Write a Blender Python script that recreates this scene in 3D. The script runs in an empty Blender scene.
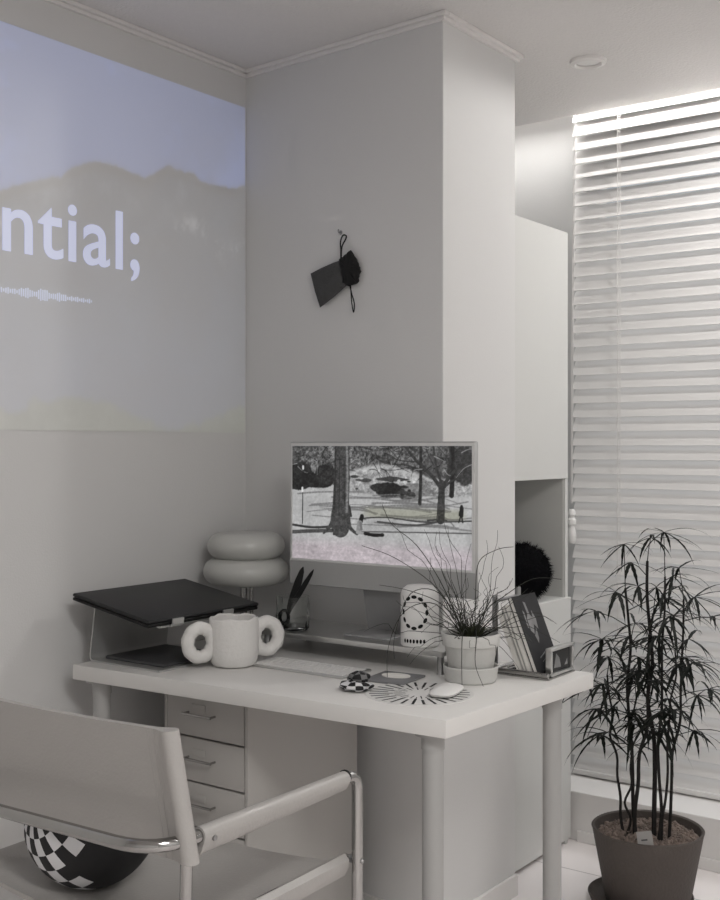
import bpy, bmesh, math, random
import numpy as np
from mathutils import Vector, Matrix, Euler
R = math.radians
PI = math.pi
rnd = random.Random(7)
SC = bpy.context.scene
COL = SC.collection
H = 2.34            # ceiling height
DT = 0.73           # desk top height

# ------------------------------------------------------------------ materials
def srgb(v):
    v = v / 255.0
    return v / 12.92 if v <= 0.04045 else ((v + 0.055) / 1.055) ** 2.4

def mat(name, col, rough=0.6, metal=0.0, var=0.05, scale=8.0, bump=0.0, bscale=60.0, trans=0.0, ior=1.45,
        coat=0.0, spec=0.5, emit=None, alpha=1.0):
    m = bpy.data.materials.new(name)
    m.use_nodes = True
    nt = m.node_tree
    b = nt.nodes['Principled BSDF']
    if len(col) == 3:
        col = (*col, 1)
    b.inputs['Roughness'].default_value = rough
    b.inputs['Metallic'].default_value = metal
    b.inputs['Transmission Weight'].default_value = trans
    b.inputs['IOR'].default_value = ior
    b.inputs['Coat Weight'].default_value = coat
    b.inputs['Specular IOR Level'].default_value = spec
    b.inputs['Alpha'].default_value = alpha
    tc = nt.nodes.new('ShaderNodeTexCoord')
    nz = nt.nodes.new('ShaderNodeTexNoise')
    nz.inputs['Scale'].default_value = scale
    nz.inputs['Detail'].default_value = 4
    nt.links.new(tc.outputs['Object'], nz.inputs['Vector'])
    rp = nt.nodes.new('ShaderNodeMix')
    rp.data_type = 'RGBA'
    rp.inputs[6].default_value = tuple(c * (1 - var) for c in col[:3]) + (1,)
    rp.inputs[7].default_value = tuple(min(1, c * (1 + var)) for c in col[:3]) + (1,)
    nt.links.new(nz.outputs['Fac'], rp.inputs[0])
    nt.links.new(rp.outputs[2], b.inputs['Base Color'])
    if bump > 0:
        n2 = nt.nodes.new('ShaderNodeTexNoise')
        n2.inputs['Scale'].default_value = bscale
        n2.inputs['Detail'].default_value = 3
        nt.links.new(tc.outputs['Object'], n2.inputs['Vector'])
        bp = nt.nodes.new('ShaderNodeBump')
        bp.inputs['Strength'].default_value = bump
        bp.inputs['Distance'].default_value = 0.01
        nt.links.new(n2.outputs['Fac'], bp.inputs['Height'])
        nt.links.new(bp.outputs['Normal'], b.inputs['Normal'])
    if emit:
        b.inputs['Emission Color'].default_value = (*emit[0], 1)
        b.inputs['Emission Strength'].default_value = emit[1]
    return m

def vcol_screen(name, strength, diffuse):
    """surface that gives off the light of a colour attribute (a lit display or projection)"""
    m = bpy.data.materials.new(name)
    m.use_nodes = True
    nt = m.node_tree
    b = nt.nodes['Principled BSDF']
    b.inputs['Base Color'].default_value = (*diffuse, 1)
    b.inputs['Roughness'].default_value = 0.6
    at = nt.nodes.new('ShaderNodeAttribute')
    at.attribute_name = 'Col'
    nt.links.new(at.outputs['Color'], b.inputs['Emission Color'])
    b.inputs['Emission Strength'].default_value = strength
    return m

WALLC = (0.685, 0.68, 0.67)
M = {}
M['wall'] = mat('wall_paper', WALLC, 0.75, var=0.015, scale=3, bump=0.06, bscale=220)
M['ceil'] = mat('ceiling_paper', (0.71, 0.69, 0.675), 0.85, var=0.03, scale=90, bump=0.25, bscale=130)
M['trim'] = mat('trim_white', (0.78, 0.76, 0.74), 0.45, var=0.01)
M['cab'] = mat('cabinet_white', (0.64, 0.64, 0.62), 0.35, var=0.01)
M['niche'] = mat('cabinet_inside', (0.58, 0.58, 0.555), 0.5, var=0.02)
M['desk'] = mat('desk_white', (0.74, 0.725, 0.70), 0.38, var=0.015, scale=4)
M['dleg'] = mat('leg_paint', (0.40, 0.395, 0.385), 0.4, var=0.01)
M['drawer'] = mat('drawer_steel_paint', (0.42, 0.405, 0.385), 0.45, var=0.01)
M['gap'] = mat('dark_gap', (0.03, 0.03, 0.03), 0.8)
M['chrome'] = mat('chrome', (0.40, 0.395, 0.385), 0.10, 1.0, var=0.02)
M['alu'] = mat('brushed_aluminium', (0.62, 0.62, 0.61), 0.34, 1.0, var=0.04, scale=30)
M['steel_dull'] = mat('dull_steel', (0.35, 0.35, 0.35), 0.4, 1.0)
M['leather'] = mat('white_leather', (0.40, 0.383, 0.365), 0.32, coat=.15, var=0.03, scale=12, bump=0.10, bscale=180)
M['black'] = mat('black_plastic', (0.008, 0.008, 0.008), 0.5, spec=.3)
M['laptop'] = mat('black_laptop_shell', (0.016, 0.016, 0.017), 0.45, var=0.1, spec=0.4)
M['dark'] = mat('dark_grey', (0.055, 0.055, 0.058), 0.5, var=0.1)
M['mid'] = mat('mid_grey', (0.20, 0.20, 0.205), 0.5, var=0.1)
M['fur'] = mat('black_fur', (0.006, 0.006, 0.007), 0.95, var=0.3, spec=0.1)
M['white'] = mat('white_plastic', (0.78, 0.77, 0.75), 0.35, var=0.01)
M['paper'] = mat('paper', (0.72, 0.70, 0.66), 0.8, var=0.05, scale=30)
M['palebook'] = mat('pale_book_cover', (0.62, 0.60, 0.57), 0.6, var=0.05, scale=20)
M['greybook'] = mat('grey_book_cover', (0.36, 0.35, 0.34), 0.6, var=0.08, scale=20)
M['darkbook'] = mat('dark_book_cover', (0.034, 0.034, 0.036), 0.7, var=0.2, scale=14, spec=.25)
M['fuzzy'] = mat('rough_white_ceramic', (0.74, 0.725, 0.70), 0.7, var=0.03, scale=60, bump=0.22, bscale=110)
M['shade'] = mat('lamp_glass', (0.52, 0.52, 0.495), 0.3, var=0.01)
M['glass'] = mat('clear_glass', (0.95, 0.97, 0.96), 0.04, trans=1.0, ior=1.45, var=0.0)
M['pot'] = mat('pale_clay', (0.60, 0.595, 0.57), 0.7, var=0.05, scale=25, bump=0.15, bscale=120)
M['floorpot'] = mat('dark_clay', (0.088, 0.074, 0.066), 0.75, var=0.12, scale=10, bump=0.2, bscale=120)
M['soil'] = mat('soil', (0.05, 0.042, 0.035), 0.95, var=0.5, scale=60, bump=0.8, bscale=150)
M['gravel'] = mat('gravel', (0.21, 0.165, 0.14), 0.9, var=0.9, scale=38)
M['wiry'] = mat('wiry_stem', (0.028, 0.029, 0.022), 0.7, var=0.3, scale=30)
M['leaf'] = mat('dark_leaf', (0.008, 0.010, 0.007), 0.55, var=0.4, scale=14, spec=.25)
M['bark'] = mat('dark_bark', (0.012, 0.010, 0.009), 0.8, var=0.3, scale=60)
def slat_mat():
    m = mat('white_slat', (0.84, 0.825, 0.81), 0.45, var=0.02, scale=6)
    nt = m.node_tree
    b = nt.nodes['Principled BSDF']
    tr = nt.nodes.new('ShaderNodeBsdfTranslucent')
    tr.inputs['Color'].default_value = (.86, .845, .83, 1)
    mx = nt.nodes.new('ShaderNodeMixShader')
    mx.inputs[0].default_value = 0.04
    out = [n for n in nt.nodes if n.type == 'OUTPUT_MATERIAL'][0]
    nt.links.new(b.outputs[0], mx.inputs[1]); nt.links.new(tr.outputs[0], mx.inputs[2])
    nt.links.new(mx.outputs[0], out.inputs['Surface'])
    return m
M['slat'] = slat_mat()
M['rail'] = mat('white_rail', (0.78, 0.765, 0.75), 0.45, var=0.02)
M['cord'] = mat('white_cord', (0.74, 0.72, 0.70), 0.8, var=0.02)
M['pouch'] = mat('black_mesh_cloth', (0.062, 0.062, 0.062), 0.85, var=0.25, scale=50, bump=0.4, bscale=200)
M['pouchdark'] = mat('black_gathered_cloth', (0.008, 0.008, 0.008), 0.9, var=0.3, scale=40)
M['chk_w'] = mat('check_white', (0.66, 0.66, 0.67), 0.7, var=0.03)
M['chk_b'] = mat('check_black', (0.010, 0.010, 0.011), 0.7, var=0.1)
M['photo'] = mat('dark_photo_print', (0.022, 0.022, 0.022), 0.45, var=0.9, scale=22, spec=.25)
M['print'] = mat('grey_print', (0.22, 0.22, 0.22), 0.5, var=0.5, scale=40)
M['alumon'] = mat('silver_monitor_shell', (0.50, 0.50, 0.495), 0.38, 0.55, var=0.01)
M['chin'] = mat('monitor_chin_grey', (0.36, 0.36, 0.355), 0.4, 0.0, var=0.01)
M['bezel'] = mat('monitor_bezel_grey', (0.62, 0.62, 0.61), 0.4, 0.0, var=0.01)

# floor: large pale tiles with faint joints
def floor_mat():
    m = mat('floor_tile', (0.72, 0.675, 0.66), 0.32, var=0.02, scale=3)
    nt = m.node_tree
    b = nt.nodes['Principled BSDF']
    tc = [n for n in nt.nodes if n.type == 'TEX_COORD'][0]
    br = nt.nodes.new('ShaderNodeTexBrick')
    br.offset = 0.0
    br.inputs['Scale'].default_value = 1.0
    br.inputs['Brick Width'].default_value = 0.6
    br.inputs['Row Height'].default_value = 0.6
    br.inputs['Mortar Size'].default_value = 0.0025
    br.inputs['Color1'].default_value = (0.90, 0.85, 0.835, 1)
    br.inputs['Color2'].default_value = (0.88, 0.83, 0.815, 1)
    br.inputs['Mortar'].default_value = (0.50, 0.46, 0.45, 1)
    nt.links.new(tc.outputs['Object'], br.inputs['Vector'])
    nt.links.new(br.outputs['Color'], b.inputs['Base Color'])
    return m
M['floor'] = floor_mat()

# ------------------------------------------------------------------ mesh helpers
class MB:
    def __init__(s):
        s.bm = bmesh.new()
        s.mi = 0
    def _merge(s, b2, mtx=None):
        if mtx is not None:
            bmesh.ops.transform(b2, matrix=mtx, verts=b2.verts)
        for f in b2.faces:
            f.material_index = s.mi
        me = bpy.data.meshes.new('tmp')
        b2.to_mesh(me); b2.free()
        s.bm.from_mesh(me)
        bpy.data.meshes.remove(me)
        return s
    def box(s, lo, hi, bev=0.0, seg=2, mtx=None):
        b = bmesh.new()
        bmesh.ops.create_cube(b, size=1)
        c = [(lo[i] + hi[i]) / 2 for i in range(3)]
        d = [abs(hi[i] - lo[i]) for i in range(3)]
        for v in b.verts:
            v.co = Vector((v.co.x * d[0] + c[0], v.co.y * d[1] + c[1], v.co.z * d[2] + c[2]))
        if bev > 0:
            bmesh.ops.bevel(b, geom=list(b.edges), offset=min(bev, min(d) * 0.49), segments=seg, affect='EDGES', profile=0.5)
        return s._merge(b, mtx)
    def prism(s, pts, z0, z1, bev=0.0, seg=2, mtx=None):
        b = bmesh.new()
        lo = [b.verts.new((p[0], p[1], z0)) for p in pts]
        hi = [b.verts.new((p[0], p[1], z1)) for p in pts]
        b.faces.new(lo[::-1]); b.faces.new(hi)
        n = len(pts)
        for i in range(n):
            b.faces.new((lo[i], lo[(i + 1) % n], hi[(i + 1) % n], hi[i]))
        bmesh.ops.recalc_face_normals(b, faces=b.faces)
        if bev > 0:
            bmesh.ops.bevel(b, geom=list(b.edges), offset=bev, segments=seg, affect='EDGES', profile=0.5)
        return s._merge(b, mtx)
    def lathe(s, prof, n=40, mtx=None, cap=True, wob=None):
        b = bmesh.new()
        rings = []
        for (r, z) in prof:
            if r < 1e-6:
                rings.append([b.verts.new((0, 0, z))])
            else:
                rings.append([b.verts.new((r * math.cos(2 * PI * k / n), r * math.sin(2 * PI * k / n), z)) for k in range(n)])
        for a, c in zip(rings, rings[1:]):
            for k in range(n):
                k2 = (k + 1) % n
                q = [a[k % len(a)], a[k2 % len(a)], c[k2 % len(c)], c[k % len(c)]]
                u = []
                for v in q:
                    if v not in u: u.append(v)
                if len(u) >= 3:
                    b.faces.new(u)
        if cap:
            if len(rings[0]) > 2: b.faces.new(rings[0][::-1])
            if len(rings[-1]) > 2: b.faces.new(rings[-1])
        if wob:
            for v in b.verts:
                v.co += Vector((rnd.uniform(-1, 1), rnd.uniform(-1, 1), rnd.uniform(-1, 1))) * wob
        bmesh.ops.recalc_face_normals(b, faces=b.faces)
        return s._merge(b, mtx)
    def cyl(s, p0, p1, r, n=20, r1=None):
        return s.tube([p0, p1], [r, r if r1 is None else r1], n)
    def tube(s, pts, rad, n=12, closed=False, flat=1.0):
        pts = [Vector(p) for p in pts]
        m = len(pts)
        if not isinstance(rad, (list, tuple)):
            rad = [rad] * m
        b = bmesh.new()
        rings = []
        prev = None
        for i, p in enumerate(pts):
            if closed:
                t = (pts[(i + 1) % m] - pts[i - 1]).normalized()
            else:
                t = (pts[min(i + 1, m - 1)] - pts[max(i - 1, 0)]).normalized()
            if prev is None:
                up = Vector((0, 0, 1)) if abs(t.z) < 0.9 else Vector((1, 0, 0))
                u = t.cross(up).normalized()
            else:
                u = (prev - t * prev.dot(t))
                if u.length < 1e-6:
                    u = t.orthogonal()
                u.normalize()
            prev = u
            w = t.cross(u)
            rings.append([b.verts.new(p + (u * math.cos(2 * PI * k / n) + w * math.sin(2 * PI * k / n) * flat) * rad[i]) for k in range(n)])
        pairs = list(zip(rings, rings[1:])) + ([(rings[-1], rings[0])] if closed else [])
        for a, c in pairs:
            for k in range(n):
                b.faces.new((a[k], a[(k + 1) % n], c[(k + 1) % n], c[k]))
        if not closed:
            b.faces.new(rings[0][::-1]); b.faces.new(rings[-1])
        bmesh.ops.recalc_face_normals(b, faces=b.faces)
        return s._merge(b)
    def loft(s, rings, cap=True, closed_ring=True):
        b = bmesh.new()
        vr = [[b.verts.new(p) for p in r] for r in rings]
        n = len(vr[0])
        for a, c in zip(vr, vr[1:]):
            for k in range(n if closed_ring else n - 1):
                b.faces.new((a[k], a[(k + 1) % n], c[(k + 1) % n], c[k]))
        if cap and closed_ring:
            b.faces.new(vr[0][::-1]); b.faces.new(vr[-1])
        bmesh.ops.recalc_face_normals(b, faces=b.faces)
        return s._merge(b)
    def ball(s, c, rx, ry=None, rz=None, seg=16, mtx=None):
        b = bmesh.new()
        bmesh.ops.create_uvsphere(b, u_segments=seg, v_segments=max(6, seg // 2), radius=1)
        ry = rx if ry is None else ry
        rz = rx if rz is None else rz
        for v in b.verts:
            v.co = Vector((v.co.x * rx, v.co.y * ry, v.co.z * rz)) + Vector(c)
        return s._merge(b, mtx)
    def strip(s, quads):
        """list of vertex loops -> faces"""
        for q in quads:
            f = s.bm.faces.new([s.bm.verts.new(p) for p in q]); f.material_index = s.mi
        return s
    def build(s, name, m, parent=None, smooth=True, angle=35, kind=None):
        me = bpy.data.meshes.new(name)
        s.bm.to_mesh(me); s.bm.free()
        for x in (m if isinstance(m, (list, tuple)) else [m]):
            me.materials.append(x)
        if smooth:
            me.polygons.foreach_set('use_smooth', [True] * len(me.polygons))
            try:
                me.set_sharp_from_angle(angle=R(angle))
            except Exception:
                pass
        o = bpy.data.objects.new(name, me)
        COL.objects.link(o)
        if parent: o.parent = parent
        if kind: o['kind'] = kind
        return o

def tag(o, label=None, cat=None, group=None, kind=None):
    if label: o['label'] = label
    if cat: o['category'] = cat
    if group: o['group'] = group
    if kind: o['kind'] = kind
    return o

def thing(name, label, cat, loc=(0, 0, 0), rz=0.0, group=None):
    o = bpy.data.objects.new(name, None)
    o.empty_display_size = 0.05
    COL.objects.link(o)
    o.location = loc
    o.rotation_euler = (0, 0, rz)
    return tag(o, label, cat, group)

def struct(name, mb, m, smooth=False):
    o = mb.build(name, m, None, smooth)
    o['kind'] = 'structure'
    return o

def arc(c, r, a0, a1, n, plane='xy', z=0):
    out = []
    for i in range(n + 1):
        a = a0 + (a1 - a0) * i / n
        out.append((c[0] + r * math.cos(a), c[1] + r * math.sin(a)))
    return out

def fillet(pts, r, n=6):
    """round the corners of a 3D polyline"""
    P = [Vector(p) for p in pts]
    out = [P[0]]
    for i in range(1, len(P) - 1):
        a, b, c = P[i - 1], P[i], P[i + 1]
        u = (a - b); v = (c - b)
        rr = min(r, u.length * 0.49, v.length * 0.49)
        p0 = b + u.normalized() * rr
        p1 = b + v.normalized() * rr
        for k in range(n + 1):
            t = k / n
            out.append((p0 * (1 - t) ** 2) + b * (2 * t * (1 - t)) + p1 * t ** 2)
    out.append(P[-1])
    return out

def spline(pts, n=6):
    P = [Vector(p) for p in pts]
    out = []
    for i in range(len(P) - 1):
        p0 = P[max(i - 1, 0)]; p1 = P[i]; p2 = P[i + 1]; p3 = P[min(i + 2, len(P) - 1)]
        for k in range(n):
            t = k / n
            out.append(0.5 * ((2 * p1) + (p2 - p0) * t + (2 * p0 - 5 * p1 + 4 * p2 - p3) * t * t + (3 * p1 - p0 - 3 * p2 + p3) * t ** 3))
    out.append(P[-1])
    return out

# ------------------------------------------------------------------ the room
COLX0, COLX1, COLY1 = 0.704, 0.703, 0.335      # pier corners
struct('floor', MB().box((-0.1, -3.7, -0.1), (3.7, 1.25, 0)), M['floor'])
struct('wall_left', MB().box((-0.1, -3.6, 0), (0, 0.05, H)), M['wall'])
struct('wall_back', MB().prism([(-0.1, 0), (0, 0), (COLX0, -0.045), (COLX1, COLY1), (-0.1, COLY1)], 0, H, bev=0.003), M['wall'])
struct('wall_alcove', MB().box((-0.1, COLY1, 0), (0.0, 1.12, H + .12)), M['wall'])
WY = 1.12
mb = MB()
mb.box((-0.1, WY, 0), (3.7, WY + .1, 0.16)).box((-0.1, WY, 2.2), (3.7, WY + .1, H + .14))
mb.box((-0.1, WY, 0.16), (0.55, WY + .1, 2.2)).box((1.85, WY, .16), (3.7, WY + .1, 2.2))
struct('wall_window', mb, M['wall'])
struct('wall_right', MB().box((3.6, -3.6, 0), (3.7, 1.25, H + .14)), M['wall'])
struct('wall_rear', MB().box((-0.1, -3.7, 0), (3.7, -3.6, H)), M['wall'])
struct('ceiling', MB().box((-0.1, -3.7, H), (3.7, 0.965, H + .04)).box((-0.1, .925, H + .04), (3.7, .965, H + .12)).box((-.1, .925, H + .12), (3.7, 1.25, H + .16)), M['ceil'])
# window ledge and baseboards
struct('trim_5', MB().box((0.30, 0.835, 0), (3.6, WY, 0.155), bev=0.003), M['trim'])
struct('baseboard_window', MB().box((0.655, 0.826, 0), (3.6, 0.835, 0.035), bev=0.002), M['trim'])
struct('baseboard_back', MB().prism([(COLX0 - .002, -0.053), (COLX0 + .009, -0.053), (COLX1 + .009, COLY1), (COLX1, COLY1)], 0, 0.06, bev=0.002).prism([(0, 0), (0, -.009), (COLX0, -.054), (COLX0, -.045)], 0, .06), M['trim'])
struct('baseboard_left', MB().box((0, -3.6, 0), (0.009, -0.01, 0.06), bev=0.002), M['trim'])
# cornice: two stepped bands
def cornice(name, pts):
    # pts: wall line from a to b with outward normal
    (a, b, n, e0, e1) = pts
    a = Vector(a); b = Vector(b); n = Vector(n)
    d = (b - a).normalized()
    mb = MB()
    for (w, z0, z1) in ((0.019, H - .010, H), (0.010, H - .020, H - .010)):
        p = [a + d * (-w * e0), b + d * (w * e1), b + d * (w * e1) + n * w, a + d * (-w * e0) + n * w]
        mb.prism([tuple(q) for q in p], z0, z1, bev=0.002)
    return struct(name, mb, M['trim'])
dn = Vector((COLX0, -0.045)).normalized()
cornice('trim_1', ((0, -3.6), (0, 0), (1, 0), 0, 0))
cornice('trim_2', ((0.0, 0), (COLX0, -0.045), (-dn.y * -1, -dn.x), 0, 1))
cornice('trim_3', ((COLX0, -0.045), (COLX1, COLY1), (1, 0), 0, 1))
# window frames
def window(name, x0, x1, nm):
    mb = MB()
    y0, y1, z0, z1, t = WY + .03, WY + .08, .16, 2.2, .04
    mb.box((x0, y0, z0), (x1, y1, z0 + t)).box((x0, y0, z1 - t), (x1, y1, z1))
    for k in range(nm + 1):
        xc = x0 + t / 2 + (x1 - x0 - t) * k / nm
        mb.box((xc - t / 2, y0, z0 + t), (xc + t / 2, y1, z1 - t))
    w = struct(name, mb, M['trim'])
    return w
window('window_1', .55, 1.85, 1)

# ------------------------------------------------------------------ projected picture on the left wall
def fbm(shape, seed, octs=5, base=4, persist=0.5, ax=1.0):
    g = np.random.default_rng(seed)
    h, w = shape
    out = np.zeros(shape); amp = 1; tot = 0
    for o in range(octs):
        ny = max(2, int(base * 2 ** o)); nx = max(2, int(base * ax * 2 ** o))
        a = g.random((ny + 1, nx + 1))
        y = np.linspace(0, ny - 1e-6, h); x = np.linspace(0, nx - 1e-6, w)
        yi = y.astype(int); xi = x.astype(int)
        fy = (y - yi)[:, None]; fx = (x - xi)[None, :]
        fy = fy * fy * (3 - 2 * fy); fx = fx * fx * (3 - 2 * fx)
        v = (a[yi][:, xi] * (1 - fy) * (1 - fx) + a[yi][:, xi + 1] * (1 - fy) * fx + a[yi + 1][:, xi] * fy * (1 - fx) + a[yi + 1][:, xi + 1] * fy * fx)
        out += v * amp; tot += amp; amp *= persist
    return out / tot

def to_lin(img):
    return np.where(img <= 0.04045, img / 12.92, ((img + 0.055) / 1.055) ** 2.4)

def picture_grid(name, img, corners, m, parent):
    """flat grid whose vertices carry the displayed colours; corners: origin, u vector, v vector"""
    h, w, _ = img.shape
    o, u, v = [np.array(c, float) for c in corners]
    us = np.linspace(0, 1, w); vs = np.linspace(1, 0, h)
    co = o[None, None] + us[None, :, None] * u + vs[:, None, None] * v
    me = bpy.data.meshes.new(name)
    idx = np.arange(h * w).reshape(h, w)
    quads = np.stack([idx[1:, :-1], idx[1:, 1:], idx[:-1, 1:], idx[:-1, :-1]], -1).reshape(-1, 4)
    me.vertices.add(h * w)
    me.vertices.foreach_set('co', co.reshape(-1))
    me.loops.add(quads.size)
    me.loops.foreach_set('vertex_index', quads.reshape(-1).astype(np.int32))
    me.polygons.add(len(quads))
    me.polygons.foreach_set('loop_start', np.arange(0, quads.size, 4, dtype=np.int32))
    me.update(calc_edges=True)
    ca = me.color_attributes.new('Col', 'FLOAT_COLOR', 'POINT')
    rgba = np.ones((h * w, 4), np.float32); rgba[:, :3] = img.reshape(-1, 3)
    ca.data.foreach_set('color', rgba.reshape(-1))
    me.materials.append(m)
    ob = bpy.data.objects.new(name, me)
    COL.objects.link(ob)
    ob.parent = parent
    return ob

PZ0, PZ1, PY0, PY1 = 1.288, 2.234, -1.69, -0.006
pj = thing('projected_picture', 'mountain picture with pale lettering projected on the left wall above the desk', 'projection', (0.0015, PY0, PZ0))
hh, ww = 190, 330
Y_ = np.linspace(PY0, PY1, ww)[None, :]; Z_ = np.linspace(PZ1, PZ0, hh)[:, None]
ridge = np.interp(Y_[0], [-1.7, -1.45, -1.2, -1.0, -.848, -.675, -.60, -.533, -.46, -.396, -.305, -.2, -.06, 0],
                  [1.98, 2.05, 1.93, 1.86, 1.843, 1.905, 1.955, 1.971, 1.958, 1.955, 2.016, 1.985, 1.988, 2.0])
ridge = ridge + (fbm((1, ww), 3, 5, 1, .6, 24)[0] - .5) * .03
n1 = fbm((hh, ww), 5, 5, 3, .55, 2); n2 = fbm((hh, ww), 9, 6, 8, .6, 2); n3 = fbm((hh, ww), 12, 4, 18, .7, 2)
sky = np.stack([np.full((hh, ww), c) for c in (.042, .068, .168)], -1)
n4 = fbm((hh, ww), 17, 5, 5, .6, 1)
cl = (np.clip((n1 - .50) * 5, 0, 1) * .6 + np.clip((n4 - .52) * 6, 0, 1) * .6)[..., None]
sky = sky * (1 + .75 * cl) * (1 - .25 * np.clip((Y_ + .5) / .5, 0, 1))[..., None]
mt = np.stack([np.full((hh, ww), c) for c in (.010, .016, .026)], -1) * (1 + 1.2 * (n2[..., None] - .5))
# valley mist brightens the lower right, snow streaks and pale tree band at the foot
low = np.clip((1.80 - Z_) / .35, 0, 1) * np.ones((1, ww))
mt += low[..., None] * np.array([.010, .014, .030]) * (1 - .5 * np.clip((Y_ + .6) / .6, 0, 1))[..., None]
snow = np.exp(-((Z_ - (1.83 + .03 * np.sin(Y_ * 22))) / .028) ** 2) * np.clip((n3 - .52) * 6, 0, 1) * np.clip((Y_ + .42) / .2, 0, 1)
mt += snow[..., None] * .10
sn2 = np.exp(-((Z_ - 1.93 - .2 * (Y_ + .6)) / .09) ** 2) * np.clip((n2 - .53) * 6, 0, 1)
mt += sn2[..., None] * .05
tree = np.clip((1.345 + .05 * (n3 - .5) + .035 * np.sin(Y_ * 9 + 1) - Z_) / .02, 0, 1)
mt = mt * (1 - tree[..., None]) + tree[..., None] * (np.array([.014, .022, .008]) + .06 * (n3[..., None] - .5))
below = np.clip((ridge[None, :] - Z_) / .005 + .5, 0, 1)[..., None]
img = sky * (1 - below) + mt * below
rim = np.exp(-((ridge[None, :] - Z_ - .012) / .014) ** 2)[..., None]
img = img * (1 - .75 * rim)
M['proj'] = vcol_screen('projected_light', 1.0, WALLC)  # projector light painted as emission on the wall film, letters and wave too
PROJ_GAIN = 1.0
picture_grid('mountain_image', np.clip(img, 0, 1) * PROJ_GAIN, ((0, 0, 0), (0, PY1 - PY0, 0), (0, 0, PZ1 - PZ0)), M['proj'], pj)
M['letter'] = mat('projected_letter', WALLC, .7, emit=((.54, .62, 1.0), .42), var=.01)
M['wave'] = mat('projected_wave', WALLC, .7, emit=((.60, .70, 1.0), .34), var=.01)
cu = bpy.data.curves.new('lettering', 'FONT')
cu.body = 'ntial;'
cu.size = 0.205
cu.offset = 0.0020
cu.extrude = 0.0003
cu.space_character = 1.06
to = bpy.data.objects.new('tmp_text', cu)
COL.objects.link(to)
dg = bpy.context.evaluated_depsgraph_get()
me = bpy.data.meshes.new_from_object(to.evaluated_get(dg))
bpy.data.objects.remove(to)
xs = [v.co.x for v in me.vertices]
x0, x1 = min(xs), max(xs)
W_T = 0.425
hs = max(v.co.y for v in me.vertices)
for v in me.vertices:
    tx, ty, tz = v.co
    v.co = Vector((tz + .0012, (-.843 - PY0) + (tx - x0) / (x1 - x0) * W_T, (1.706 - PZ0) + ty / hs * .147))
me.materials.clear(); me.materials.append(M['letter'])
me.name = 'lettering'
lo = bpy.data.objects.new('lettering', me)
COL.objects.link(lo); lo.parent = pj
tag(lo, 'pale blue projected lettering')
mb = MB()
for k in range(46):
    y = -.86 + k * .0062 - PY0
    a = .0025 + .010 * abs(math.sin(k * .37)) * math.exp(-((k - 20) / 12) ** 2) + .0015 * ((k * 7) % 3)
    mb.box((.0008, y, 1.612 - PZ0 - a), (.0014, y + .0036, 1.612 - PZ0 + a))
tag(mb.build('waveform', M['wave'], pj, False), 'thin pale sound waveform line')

# ------------------------------------------------------------------ downlight
t = thing('downlight', 'round white recessed ceiling downlight near the window', 'ceiling light', (.846, .50, H - .012), 0, 'ceiling downlights along the window')
MB().lathe([(.034, .0115), (.034, .004), (.038, .0), (.050, .004), (.052, .0115)], 40, cap=False).build('trim_ring', M['trim'], t)
MB().lathe([(0, .006), (.022, .006), (.034, .0085), (.034, .0118), (0, .0118)], 32).build('lens', M['white'], t)

for lx, lb in ((1.50, 'round white ceiling downlight, second from the pier'), (2.30, 'round white ceiling downlight, third from the pier')):
    t2 = thing('downlight', lb, 'ceiling light', (lx, .66, H - .012), 0, 'ceiling downlights along the window')
    for c_ in list(t.children):
        c2 = c_.copy(); c2.parent = t2; COL.objects.link(c2)
cp_ = thing('fill_panel', 'unseen white ceiling panel added to fill the room with light', 'ceiling light', (2.60, -2.0, H - .05))  # out-of-view panel added to brighten the room side
MB().box((-.48, -.28, .0), (.48, .28, .05), bev=.006).build('housing', M['trim'], cp_)
# ------------------------------------------------------------------ window blind
bx0, bx1, by = .556, 1.92, 1.018
bl = thing('window_blind', 'white wooden slat blind closed over the tall window', 'blind', (bx0, by, .155))
BW = bx1 - bx0
zoff = .155
mb = MB()
pitch = .0468
z = .155 + .045
slat_w = .057
th = R(60)
while z < H + .045:
    rings = []
    for sx in (0.0, BW):
        ring = []
        for side in (0, 1):
            ks = range(5) if side == 0 else range(4, -1, -1)
            for k in ks:
                u = (k / 4 - .5)
                crown = .0035 * (1 - (2 * u) ** 2)
                # local: along slat width u, normal nrm ; room-side edge low
                dy = u * slat_w * math.cos(th); dz = u * slat_w * math.sin(th)
                ny, nz = -math.sin(th), math.cos(th)
                off = crown + (0.0014 if side == 0 else -0.0014)
                ring.append((sx, dy + ny * off, z - zoff + dz + nz * off))
        rings.append(ring)
    mb.loft(rings)
    z += pitch
mb.build('slats', M['slat'], bl)
MB().box((0, -.022, .005), (BW, .022, .022), bev=.003).build('bottom_rail', M['rail'], bl)
MB().box((0, -.012, H + .062 - zoff), (BW, .028, H + .10 - zoff), bev=.003).build('head_rail', M['rail'], bl)
for xx in (.165, .70, 1.22):
    m_ = MB()
    m_.tube([(xx, -.026, .02), (xx, -.026, H + .07 - zoff)], .0013, 6)
    m_.tube([(xx + .008, -.026, .02), (xx + .008, -.026, H + .07 - zoff)], .0009, 6)
    zz = .055
    while zz < H - zoff:
        m_.tube([(xx, -.026, zz), (xx + .008, -.026, zz)], .0008, 5)
        zz += pitch
    m_.build('ladder_cord', M['cord'], bl)
pc = MB()
pc.tube([(.014, -.055, 1.06 - zoff), (.014, -.05, 1.6 - zoff), (.016, -.034, H + .06 - zoff)], .0014, 6)
pc.tube([(.018, -.055, 1.06 - zoff), (.019, -.05, 1.6 - zoff), (.021, -.034, H + .06 - zoff)], .0014, 6)
pcd = pc.build('pull_cord', M['cord'], bl)
tp = [(0.0, .0), (.010, .0), (.0145, .010), (.0150, .030), (.0135, .045), (.0105, .052), (.0105, .058), (.0150, .062), (.0150, .078), (.010, .083), (.010, .088), (.0130, .092), (.0130, .104), (.008, .112), (0, .113)]
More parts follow.
